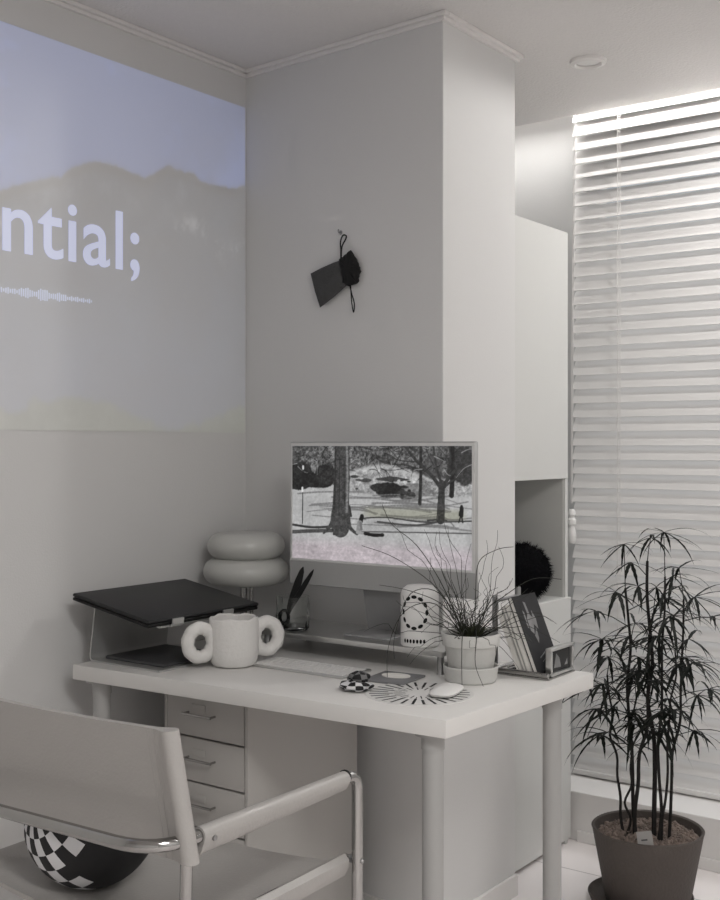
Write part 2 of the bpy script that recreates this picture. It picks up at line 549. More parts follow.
MB().lathe(tp, 20, Matrix.Translation((.016, -.055, .93 - zoff))).build('tassel', M['white'], pcd)
# low cord end hanging in front of the ledge
lc = MB()
lc.tube(spline([(.045, -.222, .24 - zoff), (.047, -.221, .19 - zoff), (.05, -.222, .125 - zoff)], 4), .0011, 6)
# LED strip tucked in the curtain box
ls = MB().box((0, -.006, 0), (3.42, .006, .006)).build('light_strip', mat('strip_white', (.8, .8, .8), .5, emit=((1, .97, .94), 4.0)))
ls.location = (.08, .976, H + .018)
tag(ls, 'slim light strip glowing in the curtain box above the blind', 'light strip')

# ------------------------------------------------------------------ tall cabinet in the alcove
CX, CY0, CY1 = .637, .352, .800
cb = thing('tall_cabinet', 'tall white cabinet with an open niche between pier and window', 'cabinet', (.20, CY0, 0))
w = CX - .20; dpt = CY1 - CY0
T = .018
mb = MB()
mb.box((0, 0, .0), (w - .021, T, 1.92)).box((0, dpt - T, .0), (w - .0, dpt, 1.147)).box((0, dpt - T, 1.147), (w - .021, dpt, 1.92))
mb.box((0, T, .0), (T, dpt - T, 1.92))
mb.box((T, T, .012), (w - .02, dpt - T, .03)).box((T, T, .757), (w, dpt - T, .776)).box((T, T, 1.148), (w - .02, dpt - T, 1.166)).box((T, T, 1.902), (w - .02, dpt - T, 1.92))
mb.build('carcass', M['cab'], cb, False)
MB().box((T, dpt - T - .004, .776), (w - .006, dpt - T - .0005, 1.148)).box((T + .0005, T, .776), (T + .004, dpt - T - .004, 1.148)).build('niche_lining', M['niche'], cb, False)
MB().box((w - .0195, .002, 1.148), (w, dpt + .002, 1.922), bev=.0015).build('upper_door', M['cab'], cb, False)
MB().box((w - .0195, .002, .014), (w + .004, dpt + .014, .774), bev=.0015).build('lower_door', M['cab'], cb, False)
# fluffy black hat in the niche
fh = MB()
rr = random.Random(3)
hc = Vector((.54, .615, .865))
fh.ball((0, 0, 0), .082, .100, .082, 20)
for i in range(5200):
    a = rr.uniform(0, 2 * PI); q = rr.uniform(-1, 1)
    s = math.sqrt(1 - q * q)
    n = Vector((s * math.cos(a), s * math.sin(a), q))
    p = Vector((n.x * .080, n.y * .098, n.z * .080))
    dirv = (n + Vector((rr.uniform(-.7, .7), rr.uniform(-.7, .7), rr.uniform(-.9, .4)))).normalized()
    L = rr.uniform(.012, .026)
    side = dirv.orthogonal().normalized() * .0012
    tip = p + dirv * L + Vector((0, 0, -.005))
    if tip.z < -.086: tip.z = -.086
    if tip.x > .086: pass
    fh.strip([(p + side, p - side, tip)])
o = fh.build('fur_hat', M['fur'], None, True)
o.location = (.548, .655, .864)
tag(o, 'black fluffy fur hat sitting in the open niche of the white cabinet', 'hat')

# ------------------------------------------------------------------ desk
dk = thing('desk', 'white rectangular desk on round white legs holding the computer', 'desk', (.60, -.40, 0))
cor = [(.075, -.699), (1.087, -.646), (1.119, -.058), (.085, -.058)]
cor = [(x - .60, y + .40) for x, y in cor]
MB().prism(cor, DT - .0355, DT, bev=.0022).build('tabletop', M['desk'], dk)
for (x, y) in ((.125, -.652), (1.032, -.606), (1.062, -.155), (.135, -.115)):
    x -= .60; y += .40
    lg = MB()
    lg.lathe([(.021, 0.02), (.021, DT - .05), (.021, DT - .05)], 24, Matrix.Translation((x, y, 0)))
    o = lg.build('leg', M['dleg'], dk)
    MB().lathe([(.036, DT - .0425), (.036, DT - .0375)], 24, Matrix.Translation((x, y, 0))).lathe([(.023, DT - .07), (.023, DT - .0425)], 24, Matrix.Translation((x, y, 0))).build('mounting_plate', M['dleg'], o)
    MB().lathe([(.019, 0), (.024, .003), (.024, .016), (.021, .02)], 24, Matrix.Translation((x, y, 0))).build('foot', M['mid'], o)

# ------------------------------------------------------------------ drawer unit under the desk
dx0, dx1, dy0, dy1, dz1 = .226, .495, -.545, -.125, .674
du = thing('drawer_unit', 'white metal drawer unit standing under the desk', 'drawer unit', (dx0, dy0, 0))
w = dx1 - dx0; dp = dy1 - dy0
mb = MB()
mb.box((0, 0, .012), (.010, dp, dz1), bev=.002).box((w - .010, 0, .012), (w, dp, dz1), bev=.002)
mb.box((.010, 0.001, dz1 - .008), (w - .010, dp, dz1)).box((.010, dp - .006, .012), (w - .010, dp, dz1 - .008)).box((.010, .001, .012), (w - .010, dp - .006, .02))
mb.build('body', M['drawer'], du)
pz = .1055
top = .668
for k in range(6):
    z1 = top - k * pz - .0015; z0 = top - (k + 1) * pz + .0025
    d = MB()
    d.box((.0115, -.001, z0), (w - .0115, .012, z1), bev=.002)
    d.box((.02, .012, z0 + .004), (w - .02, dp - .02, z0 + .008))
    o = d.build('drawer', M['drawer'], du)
    zc = z1 - .046
    hd = MB()
    xa, xb = .083, .168
    hd.tube([(xa - .004, -.020, zc), (xb + .004, -.020, zc)], .0032, 10)
    hd.tube([(xa, 0, zc), (xa, -.020, zc)], .0028, 8).tube([(xb, 0, zc), (xb, -.020, zc)], .0028, 8)
    hd.build('handle', M['chrome'], o)
    MB().box((xa + .012, -.0035, zc + .004), (xb - .03, -.0012, zc + .022), bev=.0008).build('label_holder', M['drawer'], o)
for (x, y) in ((.02, .03), (w - .02, .03), (.02, dp - .03), (w - .02, dp - .03)):
    MB().lathe([(.012, 0), (.012, .013)], 14, Matrix.Translation((x, y, 0))).build('foot', M['black'], du)

# ------------------------------------------------------------------ riser shelf and computer
SZ = .785
rs = thing('monitor_shelf', 'silver riser shelf standing on the desk under the computer', 'shelf', (.58, -.19, DT))
hz = SZ - DT
MB().box((-.28, -.112, hz - .010), (.285, .10, hz), bev=.002).build('shelf_plate', M['alu'], rs)
MB().box((-.28, -.1145, hz - .0115), (.285, -.1105, hz + .0015), bev=.001).build('front_lip', M['alu'], rs)
for (x, y) in ((-.255, -.09), (.265, -.09), (-.255, .08), (.265, .08)):
    MB().lathe([(.010, 0), (.008, .004), (.008, hz - .010)], 16, Matrix.Translation((x, y, 0))).build('leg', M['steel_dull'], rs)

mn = thing('desktop_computer', 'thin silver all-in-one computer showing a park scene on its screen', 'computer', (.612, -.20, SZ), R(1.0))
hwid = .277
zb, zt = .108, .476       # panel bottom / top above the shelf
MB().box((-hwid, 0.0, zb), (hwid, .0115, zt), bev=.0045, seg=3).build('shell', M['alumon'], mn)
MB().box((-hwid + .004, -.0012, zb + .062), (hwid - .004, .0006, zt - .0035), bev=.0005).build('bezel', M['bezel'], mn, False)
MB().box((-hwid + .002, -.0010, zb + .002), (hwid - .002, .0006, zb + .0615), bev=.0004).build('chin', M['chin'], mn, False)
st = MB()
prof = []
st.loft([[(-.064, .052, .001), (.064, .052, .001), (.064, .064, .001), (-.064, .064, .001)],
         [(-.058, .020, .110), (.058, .020, .110), (.058, .030, .110), (-.058, .030, .110)],
         [(-.055, .0118, .150), (.055, .0118, .150), (.055, .022, .152), (-.055, .022, .152)]])
st.box((-.064, -.055, 0), (.064, .064, .005), bev=.002)
st.build('stand', mat('monitor_stand_metal', (.30, .30, .30), .4, .3), mn, False)

# the park scene shown on the screen
def park(h=216, w=384):
    yy, xx = np.mgrid[0:h, 0:w]
    u = xx / w; v = yy / h
    g = .74 + .16 * (fbm((h, w), 21, 5, 6, .6, 2) - .5)
    tex = fbm((h, w), 22, 6, 10, .7, 2); fine = fbm((h, w), 23, 3, 60, .7, 1.7)
    im = g + .16 * (fine - .5)
    # distant woodland at the top
    wood = .36 + .75 * (fine - .5) + .7 * (tex - .5)
    edge = .23 + .06 * np.sin(u * 9) + .05 * (tex - .5)
    m = np.clip((edge - v) / .03, 0, 1); im = im * (1 - m) + wood * m
    # hillside in the middle
    hill = (.62 + .7 * (tex - .5) + .5 * (fine - .5))
    m = np.clip((.42 - v) / .03, 0, 1) * np.clip((v - edge) / .03, 0, 1) * np.clip((u - .33) / .04, 0, 1)
    im = im * (1 - m) + hill * m
    def blob(cx, cy, rx, ry, val, tx=.35, soft=.25):
        nonlocal im
        d = ((u - cx) / rx) ** 2 + ((v - cy) / ry) ** 2 + (tex - .5) * .9
        mm = np.clip((1 - d) / soft, 0, 1)
        im = im * (1 - mm) + (val + tx * (fine - .5)) * mm
    for b in ((.04, .24, .10, .10, .14), (.14, .30, .13, .075, .10), (.02, .33, .12, .06, .12), (.20, .24, .07, .09, .16), (.30, .27, .05, .07, .30)):
        blob(*b)
    blob(.70, .37, .09, .07, .50); blob(.56, .37, .085, .075, .10); blob(.50, .35, .04, .04, .15); blob(.66, .41, .05, .04, .22)
    blob(.58, .28, .10, .02, .22); blob(.42, .29, .05, .018, .25); blob(.96, .16, .09, .17, .22); blob(.80, .18, .06, .10, .32)
    # lawn shadows
    def stroke(pts, wid, val, tx=.1, alpha=1.0):
        nonlocal im
        P = spline([(p[0], p[1], 0) for p in pts], 10) if len(pts) > 2 else [Vector((*p, 0)) for p in pts]
        wid = wid if isinstance(wid, (list, tuple)) else (wid, wid)
        nseg = len(P) - 1
        asp = w / h
        for i in range(nseg):
            ax, ay = P[i].x * asp, P[i].y; bx, by_ = P[i + 1].x * asp, P[i + 1].y
            dx, dy = bx - ax, by_ - ay
            L2 = dx * dx + dy * dy + 1e-12
            t0 = np.clip(((u * asp - ax) * dx + (v - ay) * dy) / L2, 0, 1)
            d = np.sqrt((u * asp - ax - t0 * dx) ** 2 + (v - ay - t0 * dy) ** 2)
            wd = wid[0] + (wid[1] - wid[0]) * (i + t0) / nseg
            mm = np.clip((wd - d) / .004 + .5, 0, 1) * alpha
            im = im * (1 - mm) + (val + tx * (fine - .5)) * mm
    lawn = np.clip((v - .50) / .04, 0, 1) * np.clip((.62 - v) / .03, 0, 1) * np.clip((u - .40) / .06, 0, 1) * np.clip((.98 - u) / .05, 0, 1)
    im = im * (1 - lawn) + (.66 + .12 * (fine - .5)) * lawn
    rs_ = random.Random(5)
    for k in range(34):
        y0 = rs_.uniform(.42, .68); x0 = rs_.uniform(0, .7)
        stroke([(x0, y0), (x0 + .15, y0 + rs_.uniform(-.03, .02)), (x0 + rs_.uniform(.2, .4), y0 + rs_.uniform(-.05, .05))], rs_.uniform(.003, .009), .47, alpha=.7)
    stroke([(.0, .70), (.12, .715), (.24, .70)], .010, .20); stroke([(.0, .765), (.10, .75), (.24, .735)], .016, .30, .2)
    stroke([(.40, .62), (.55, .60), (.75, .625), (1.0, .60)], .006, .25); stroke([(.36, .735), (.6, .72), (1.0, .70)], .006, .38)
    stroke([(.5, .64), (.7, .655), (.85, .61)], .008, .28)
    # right-hand trees
    stroke([(.735, -.02), (.735, .25), (.73, .475)], (.012, .016), .16, .25)
    stroke([(.90, -.02), (.90, .2), (.895, .40)], (.018, .022), .12, .25)
    stroke([(.845, .30), (.842, .45), (.838, .60)], (.026, .038), .22, .35)
    for pts, wd in (([(.84, .34), (.79, .24), (.70, .10), (.64, -.02)], (.018, .010)), ([(.845, .32), (.815, .15), (.80, -.02)], (.014, .008)),
                    ([(.85, .33), (.90, .22), (.97, .12), (1.02, .0)], (.016, .009)), ([(.855, .34), (.91, .27), (.99, .25)], (.011, .006)),
                    ([(.78, .22), (.66, .16), (.56, .15), (.48, .10)], (.007, .003)), ([(.72, .13), (.62, .12), (.55, .07)], (.006, .003)),
                    ([(.87, .26), (.89, .12), (.88, -.02)], (.010, .006)), ([(.80, .15), (.77, .05), (.76, -.02)], (.006, .004)),
                    ([(.95, .15), (.96, .06), (.95, -.02)], (.007, .004)), ([(.68, .17), (.60, .2), (.52, .2)], (.004, .002))):
        stroke(pts, wd, .20, .2)
    stroke([(.82, .60), (.80, .605), (.77, .61)], .006, .2); stroke([(.85, .60), (.87, .605)], .006, .2)
    for k in range(60):
        x0, y0 = rs_.uniform(0, 1), rs_.uniform(-.02, .22)
        dx = rs_.uniform(-.09, .09); dy = rs_.uniform(-.05, .14)
        stroke([(x0, y0), (x0 + dx * .5, y0 + dy * .4 + rs_.uniform(-.02, .02)), (x0 + dx, y0 + dy)], (.0035, .0015), rs_.choice((.10, .16, .62)), .15, .85)
    for k in range(16):
        blob(rs_.uniform(.36, .74), rs_.uniform(.24, .42), rs_.uniform(.01, .03), rs_.uniform(.008, .018), rs_.choice((.12, .2, .75)), .3, .6)
    # near trunk
    stroke([(.298, -.03), (.297, .25), (.290, .55), (.288, .70)], (.074, .092), .27, .40)
    stroke([(.325, -.03), (.330, .30), (.325, .60)], (.010, .012), .55, .3, .7)
    stroke([(.262, -.03), (.258, .30), (.252, .60)], (.008, .010), .16, .2, .8)
    for pts in ([(.25, .58), (.235, .68), (.19, .76)], [(.28, .66), (.265, .74), (.25, .765)], [(.33, .60), (.345, .70), (.385, .755)], [(.30, .68), (.31, .74), (.315, .76)]):
        stroke(pts, (.026, .010), .26, .35)
    stroke([(.34, .52), (.35, .60)], .012, .2, .2); stroke([(.31, .12), (.312, .5)], .004, .12); stroke([(.285, .1), (.28, .6)], .004, .13)
    # figure seated against the trunk, legs out on the grass
    stroke([(.413, .60), (.405, .65)], .020, .05); stroke([(.40, .66), (.393, .73)], .026, .58, .2)
    stroke([(.405, .66), (.41, .71)], .012, .45); stroke([(.385, .74), (.44, .745)], .012, .62)
    stroke([(.43, .745), (.48, .755), (.53, .75)], .014, .07)
    # walker on the right
    stroke([(.946, .485), (.946, .49)], .012, .05); stroke([(.946, .50), (.945, .56)], .018, .08); stroke([(.945, .56), (.952, .615)], .006, .10); stroke([(.942, .56), (.932, .615)], .006, .10)
    stroke([(.936, .53), (.934, .56)], .006, .12)
    # lamp post, left
    stroke([(.065, .22), (.062, .685)], .0045, .10); stroke([(.066, .18), (.066, .20)], .010, .85); stroke([(.062, .37), (.062, .40)], .010, .9)
    # foreground speckle
    fg = np.clip((v - .78) / .1, 0, 1)
    im = im + fg * .22 * (fbm((h, w), 31, 3, 45, .7, .8) - .5)
    im = np.clip(im, .03, .97)
    rgb = np.stack([im, im, im], -1)
    rgb *= 1 + fg[..., None] * np.array([.015, -.035, -.01])
    rgb *= 1 + lawn[..., None] * np.array([0, .0, -.07])
    return np.clip(rgb, 0, 1)
M['screen'] = vcol_screen('lit_screen', 1.0, (.01, .01, .01))
SX0, SX1, SZ0, SZ1 = -hwid + .011, hwid - .011, zb + .068, zt - .011
SCREEN_GAIN = 0.88
picture_grid('screen', to_lin(park()) * SCREEN_GAIN, ((SX0, -.0018, SZ0), (SX1 - SX0, 0, 0), (0, 0, SZ1 - SZ0)), M['screen'], mn)

# ------------------------------------------------------------------ canister on the shelf
cn = thing('round_canister', 'white round-topped canister printed with a ring of black marks on the shelf', 'canister', (.772, -.256, SZ))
cr, ch = .0445, .142
MB().lathe([(0, 0), (cr - .004, 0), (cr, .004), (cr, ch - .022), (cr - .004, ch - .010), (cr - .014, ch - .002), (cr - .028, ch), (0, ch)], 44).build('body', M['white'], cn)
mk = MB()
va = math.atan2(-.807, .59) - R(20)   # the printed side looks left of the camera
def on_side(a, z, out=.0004):
    return Vector(((cr + out) * math.cos(a), (cr + out) * math.sin(a), z))
for k in range(12):
    q = 2 * PI * k / 12
    aa = va + .030 * math.cos(q) / cr * 1.0
    zz = .082 + .036 * math.sin(q)
    c = on_side(aa, zz)
    n = Vector((math.cos(aa), math.sin(aa), 0)); tx = Vector((-n.y, n.x, 0)); tz = Vector((0, 0, 1))
    ex, ez = -math.sin(q), math.cos(q)
    L = (tx * ex + tz * ez); Wd = (tx * ez - tz * ex)
    mk.strip([[c + L * .0068 * math.cos(s) + Wd * .0042 * math.sin(s) for s in [2 * PI * j / 10 for j in range(10)]]])
mk.build('ring_marks', M['black'], cn, False)
mk = MB()
for k in range(7):
    aa = va - .55 + k * .18
    c = on_side(aa, .016)
    n = Vector((math.cos(aa), math.sin(aa), 0)); tx = Vector((-n.y, n.x, 0)); tz = Vector((0, 0, 1))
    mk.strip([[c + tx * .003 * math.cos(s) + tz * .005 * math.sin(s) for s in [2 * PI * j / 8 for j in range(8)]]])
mk.build('base_marks', M['black'], cn, False)

# ------------------------------------------------------------------ glass with scissors
gl = thing('glass_cup', 'clear crinkled glass cup on the left end of the shelf', 'cup', (.384, -.250, SZ))
g = MB()
prof = [(0, 0.0), (.036, 0), (.042, .006), (.044, .03), (.040, .06), (.041, .085), (.0385, .085), (.037, .06), (.0405, .03), (.037, .009), (0, .008)]
g.lathe(prof, 20)
for v in g.bm.verts:
    a = math.atan2(v.co.y, v.co.x); r_ = math.hypot(v.co.x, v.co.y)
    if r_ > .01:
        k = 1 + .06 * math.sin(6 * a + v.co.z * 60)
        v.co.x *= k; v.co.y *= k
g.build('cup_body', M['glass'], gl)
sc = thing('scissors', 'black scissors standing half open in the clear glass cup', 'scissors', (.381, -.250, SZ + .010))
def blade(p0, p1, wid):
    p0 = Vector(p0); p1 = Vector(p1)
    m_ = MB()
    d = (p1 - p0); n = Vector((.807, .59, 0)); n = (n - d.normalized() * n.dot(d.normalized())).normalized()
    b_ = d.normalized().cross(n)
    rings = []
    for k, (t_, w_) in enumerate(((0, .5), (.15, .8), (.4, 1.0), (.7, .9), (.9, .6), (1.0, .12))):
        c = p0 + d * t_
        rings.append([c + n * wid * w_ + b_ * .002, c - n * wid * w_ + b_ * .002, c - n * wid * w_ - b_ * .002, c + n * wid * w_ - b_ * .002])
    m_.loft(rings)
    return m_
e0 = Vector((-.008, -.006, .030))
blade(e0, (.034, .003, .150), .0105).build('blade', M['black'], sc, False)
blade(e0 + Vector((.004, .003, .01)), (.062, .010, .144), .0068).build('blade', M['black'], sc, False)
MB().tube([e0 + Vector((.011 * math.cos(s) * .807 - .008, .011 * math.cos(s) * .59 - .006, .017 * math.sin(s) - .010)) for s in [2 * PI * k / 18 for k in range(18)]], .0048, 8, closed=True).build('finger_loop', M['black'], sc)

# ------------------------------------------------------------------ table lamp
tl = thing('table_lamp', 'table lamp with two stacked puffy white shades and chrome post in the corner', 'lamp', (.140, -.155, DT))
def puff(z0, z1, r):
    zc = (z0 + z1) / 2; hz_ = (z1 - z0) / 2
    pr = [(0, z0)]
    for k in range(15):
        a = -PI / 2 + PI * k / 14
        pr.append((r - hz_ * 1.05 + hz_ * 1.05 * math.cos(a), zc + hz_ * math.sin(a)))
    pr.append((0, z1))
    return MB().lathe(pr, 48)
s1 = puff(.143, .216, .117).build('lamp_shade', M['shade'], tl)
s2 = puff(.213, .284, .106).build('lamp_shade', M['shade'], tl)
MB().lathe([(.010, .010), (.010, .146)], 18, Matrix.Translation((-.006, -.004, 0))).lathe([(.005, .010), (.005, .146)], 14, Matrix.Translation((.012, .008, 0))).lathe([(.022, .136), (.022, .144)], 24).build('post', M['chrome'], tl)
MB().lathe([(0, 0), (.085, 0), (.088, .004), (.086, .011), (.05, .014), (0, .014)], 44).build('base', M['shade'], tl)

# ------------------------------------------------------------------ laptop on its bent stand
ts = thing('laptop_stand', 'bent aluminium laptop stand on the left end of the desk', 'stand', (.19, -.50, DT))
def sheet(path, y0, y1, th_=.004):
    P = [Vector((p[0], 0, p[1])) for p in path]
    m_ = MB()
    L, Rr = [], []
    for i, p in enumerate(P):
        t_ = (P[min(i + 1, len(P) - 1)] - P[max(i - 1, 0)]).normalized()
        n = Vector((-t_.z, 0, t_.x))
        L.append(p + n * th_ / 2); Rr.append(p - n * th_ / 2)
    for a, b, c, d in zip(L, L[1:], Rr[1:], Rr):
        pass
    loop = L + Rr[::-1]
    r0 = [(q.x, y0, q.z) for q in loop]; r1 = [(q.x, y1, q.z) for q in loop]
    n = len(loop); k = len(L)
    b = bmesh.new()
    v0 = [b.verts.new(q) for q in r0]; v1 = [b.verts.new(q) for q in r1]
    for i in range(n):
        b.faces.new((v0[i], v0[(i + 1) % n], v1[(i + 1) % n], v1[i]))
    for i in range(k - 1):
        b.faces.new((v0[i], v0[n - 1 - i], v0[n - 2 - i], v0[i + 1]))
        b.faces.new((v1[i + 1], v1[n - 2 - i], v1[n - 1 - i], v1[i]))
    bmesh.ops.recalc_face_normals(b, faces=b.faces)
    return m_._merge(b)
lz = lambda x: .8985 - (x - .06) * .167 - DT      # underside line of the laptop (before thickness)
px0 = -.19
xa = .078 + px0
xu = .095 + px0
topz = lambda x: lz(x - px0) - .018 - .0035
base_end = .316 + px0
# base sheet and riser as one bent piece, then a top plate that carries the laptop, ending in a lip
pth = [(base_end, .0022), (xa + .012, .0022)]
bend = [(xa + .012 - .012 * math.sin(s), .0142 - .012 * math.cos(s)) for s in [PI / 2 * k / 6 for k in range(1, 7)]]
up = [(xa + (xu - xa) * k / 4, .0142 + (topz(xu) - .012 - .0142) * k / 4) for k in range(1, 5)]
tb = [(xu + .002, topz(xu) - .006), (xu + .007, topz(xu + .007) - .001), (xu + .012, topz(xu + .012))]
tp_ = [(x + px0, topz(x + px0)) for x in (.14, .20, .26, .30, .318)]
lip = [(.326 + px0, topz(.326 + px0) + .002), (.330 + px0, topz(.33 + px0) + .008), (.331 + px0, topz(.331 + px0) + .020)]
pth2 = fillet([(p[0], 0, p[1]) for p in pth], .001)
full = pth + bend + up + tb + tp_
M['standmetal'] = mat('stand_metal', (.50, .50, .49), .4, .6, var=.03, scale=20)
sheet(full, -.148, .105, .0042).build('bent_plate', M['standmetal'], ts, True, 30)
for yy_ in (-.120, .05):
    sheet([tp_[-2], tp_[-1]] + lip, yy_, yy_ + .035, .0042).build('lip', M['standmetal'], ts, True, 30)

lp = thing('laptop', 'closed black laptop resting on the bent stand', 'laptop', (.06, -.50, .8985 - .018), 0)
lp.rotation_euler = (0, math.atan(.167), 0)
LW, LD = .266, .376
MB().box((0, -LD / 2 - 0.001, .0092), (LW, LD / 2, .0180), bev=.004, seg=3).build('lid', M['laptop'], lp)
MB().box((.0005, -LD / 2, .0), (LW - .0005, LD / 2 - .001, .0086), bev=.0035, seg=3).build('base', M['black'], lp)
MB().box((.002, -.16, .0080), (.006, .16, .0096)).build('hinge', M['black'], lp)

o = MB().box((-.1, -.1, 0), (.1, .1, .008), bev=.003).build('tablet', M['dark'])
o.location = (.2, -.520, DT + .0046)
tag(o, 'dark grey closed tablet lying on the base of the laptop stand', 'tablet')

# ------------------------------------------------------------------ two-handled mug
mg = thing('mug', 'rough white mug with two thick ring handles at the desk front', 'mug', (.392, -.480, DT), R(0))
m_ = MB()
m_.lathe([(0, 0), (.040, 0), (.050, .004), (.056, .014), (.059, .030), (.059, .106), (.0585, .112), (.056, .115), (.053, .112), (.052, .104), (.052, .030), (.045, .014), (0, .012)], 56)
for v in m_.bm.verts:
    r_ = math.hypot(v.co.x, v.co.y)
    if r_ > .05:
        a = math.atan2(v.co.y, v.co.x)
        k = 1 + .005 * math.sin(9 * a + v.co.z * 60) + .005 * math.sin(5 * a - v.co.z * 90 + 1)
        v.co.x *= k; v.co.y *= k
        if v.co.z > .1: v.co.z += .0018 * math.sin(5 * a) + .001 * math.sin(11 * a)
m_.build('cup', M['fuzzy'], mg)
hd_ = R(62)
for sgn, zc in ((-1, .060), (1, .064)):
    dx_, dy_ = math.cos(hd_) * sgn, math.sin(hd_) * sgn
    # direction measured so that the pair runs left-right as seen from the chair side
    c = Vector((dx_ * .083, dy_ * .083, zc))
    dirv = Vector((dx_, dy_, 0))
    ring = [c + dirv * (.030 * math.cos(s)) + Vector((0, 0, .034 * math.sin(s))) for s in [2 * PI * k / 30 for k in range(30)]]
    rad = [.0155 + .0008 * math.sin(k * 1.9) for k in range(30)]
    MB().tube(ring, rad, 16, closed=True).build('handle', M['fuzzy'], mg)

# ------------------------------------------------------------------ keyboard
kb = thing('keyboard', 'slim white keyboard lying in front of the riser shelf', 'keyboard', (.560, -.405, DT), R(1))
MB().box((-.14, -.057, 0), (.14, .057, .0055), bev=.002, seg=3).build('base', M['alu'], kb)
keys = MB()
ky = -.050
rows = [(.0175, [1.0] * 3 + [1.25] + [5.0] + [1.25] + [1.0] * 3), (.0175, [2.25] + [1] * 10 + [2.25]), (.0175, [1.75] + [1] * 11 + [1.75]), (.0175, [1.5] + [1] * 12 + [1.0]), (.0175, [1] * 13 + [1.5]), (.011, [1.04] * 14)]
for hgt, ws in rows:
    tot = sum(ws); x = -.134
    for q in ws:
        wd = q / tot * .268
        keys.box((x + .001, ky, .0050), (x + wd - .001, ky + hgt - .0018, .0072), bev=.0006, seg=1)
        x += wd
    ky += hgt
keys.build('keys', M['white'], kb, False)

# ------------------------------------------------------------------ front of the desk: cloth bundle, pad, mat, mouse
cbn = thing('cloth_bundle', 'small crumpled black and white checked cloth bundle near the desk edge', 'cloth', (.792, -.535, DT))
def checked(rx, ry, rz, c, nu, nv, seed):
    m2 = MB()
    b = bmesh.new()
    q = random.Random(seed)
    NU, NV = nu * 3, nv * 3
    grid = []
    for j in range(NV + 1):
        v_ = -PI / 2 + PI * j / NV
        row = []
        for i in range(NU):
            a = 2 * PI * i / NU
            k = 1 + .10 * math.sin(3 * a + j * .8) + .06 * math.sin(7 * a - j)
            row.append(b.verts.new((c[0] + rx * k * math.cos(v_) * math.cos(a), c[1] + ry * k * math.cos(v_) * math.sin(a), max(.0005, c[2] + rz * math.sin(v_) * (1 + .1 * math.sin(5 * a))))))
        grid.append(row)
    for j in range(NV):
        for i in range(NU):
            f = b.faces.new((grid[j][i], grid[j][(i + 1) % NU], grid[j + 1][(i + 1) % NU], grid[j + 1][i]))
            f.material_index = 0
            f.tag = ((i // 3 + j // 3) % 2 == 0)
    tags = [f.tag for f in b.faces]
    me_ = bpy.data.meshes.new('t'); b.to_mesh(me_); b.free()
    n0 = len(m2.bm.faces); m2.bm.from_mesh(me_); bpy.data.meshes.remove(me_)
    m2.bm.faces.ensure_lookup_table()
    for i, tt in enumerate(tags): m2.bm.faces[n0 + i].material_index = 1 if tt else 0
    bmesh.ops.remove_doubles(m2.bm, verts=m2.bm.verts, dist=1e-6)
    return m2
checked(.038, .030, .012, (0, 0, .0115), 12, 5, 1).build('lower_fold', [M['chk_w'], M['chk_b']], cbn)
checked(.025, .022, .013, (.003, .008, .027), 8, 4, 2).build('upper_fold', [mat('check_grey', (.16, .16, .16), .7), M['chk_b']], cbn)

pd = thing('square_pad', 'dark grey square pad with a pale oval on it behind the round mat', 'pad', (.790, -.388, DT), R(7))
MB().box((-.052, -.055, 0), (.052, .055, .005), bev=.002).build('pad', M['mid'], pd)
MB().lathe([(0, 0), (.034, 0), (.034, .0022), (0, .0022)], 32, Matrix.Translation((0, .010, .0052)) @ Matrix.Diagonal((1, .7, 1, 1))).build('oval_inset', M['paper'], pd)

rm = thing('round_mat', 'round white mat printed with radiating black dashes on the desk corner', 'mat', (.918, -.480, DT))
MB().lathe([(0, 0), (.1135, 0), (.1135, .0010), (.113, .0014), (0, .0014)], 64).build('disc', mat('mat_white', (.72, .71, .69), .6, var=.01), rm)
dm = MB()
for k in range(28):
    a = 2 * PI * k / 28
    for (ra, rb, wd) in ((.056 if k % 2 else .066, .106, .0028), ((.030, .054, .0014) if k % 2 == 0 else (.040, .056, .0011))):
        d_ = Vector((math.cos(a), math.sin(a), 0)); n = Vector((-d_.y, d_.x, 0)) * wd; zz = Vector((0, 0, .0017))
        dm.strip([[d_ * ra - n + zz, d_ * rb - n + zz, d_ * rb + n + zz, d_ * ra + n + zz]])
dm.build('printed_dashes', M['black'], rm, False)

ms = thing('computer_mouse', 'flat white computer mouse lying on the round dashed mat', 'mouse', (.968, -.452, DT + .0019), R(14))
rg = []
for (sz, k) in ((.0, .80), (.003, .95), (.007, 1.0), (.0095, .97)):
    ring = []
    for i in range(36):
        a = 2 * PI * i / 36
        ca, sa = math.cos(a), math.sin(a)
        ex = 2 / 3.2
        x = .0285 * k * math.copysign(abs(ca) ** ex, ca); y = .0565 * k * math.copysign(abs(sa) ** ex, sa)
        ring.append((x, y, sz))
    rg.append(ring)
rg2 = []
for kk in (.9, .7, .4, .1):
    rg2.append([(p[0] / .97 * kk, p[1] / .97 * kk, .0095 + .010 * (1 - kk * kk) * 1.0) for p in rg[-1]])
MB().loft(rg[:2]).build('base', M['alu'], ms)
MB().loft([[(p[0], p[1], p[2] + .0002) for p in r_] for r_ in rg[1:]] + rg2).build('top_shell', M['white'], ms)

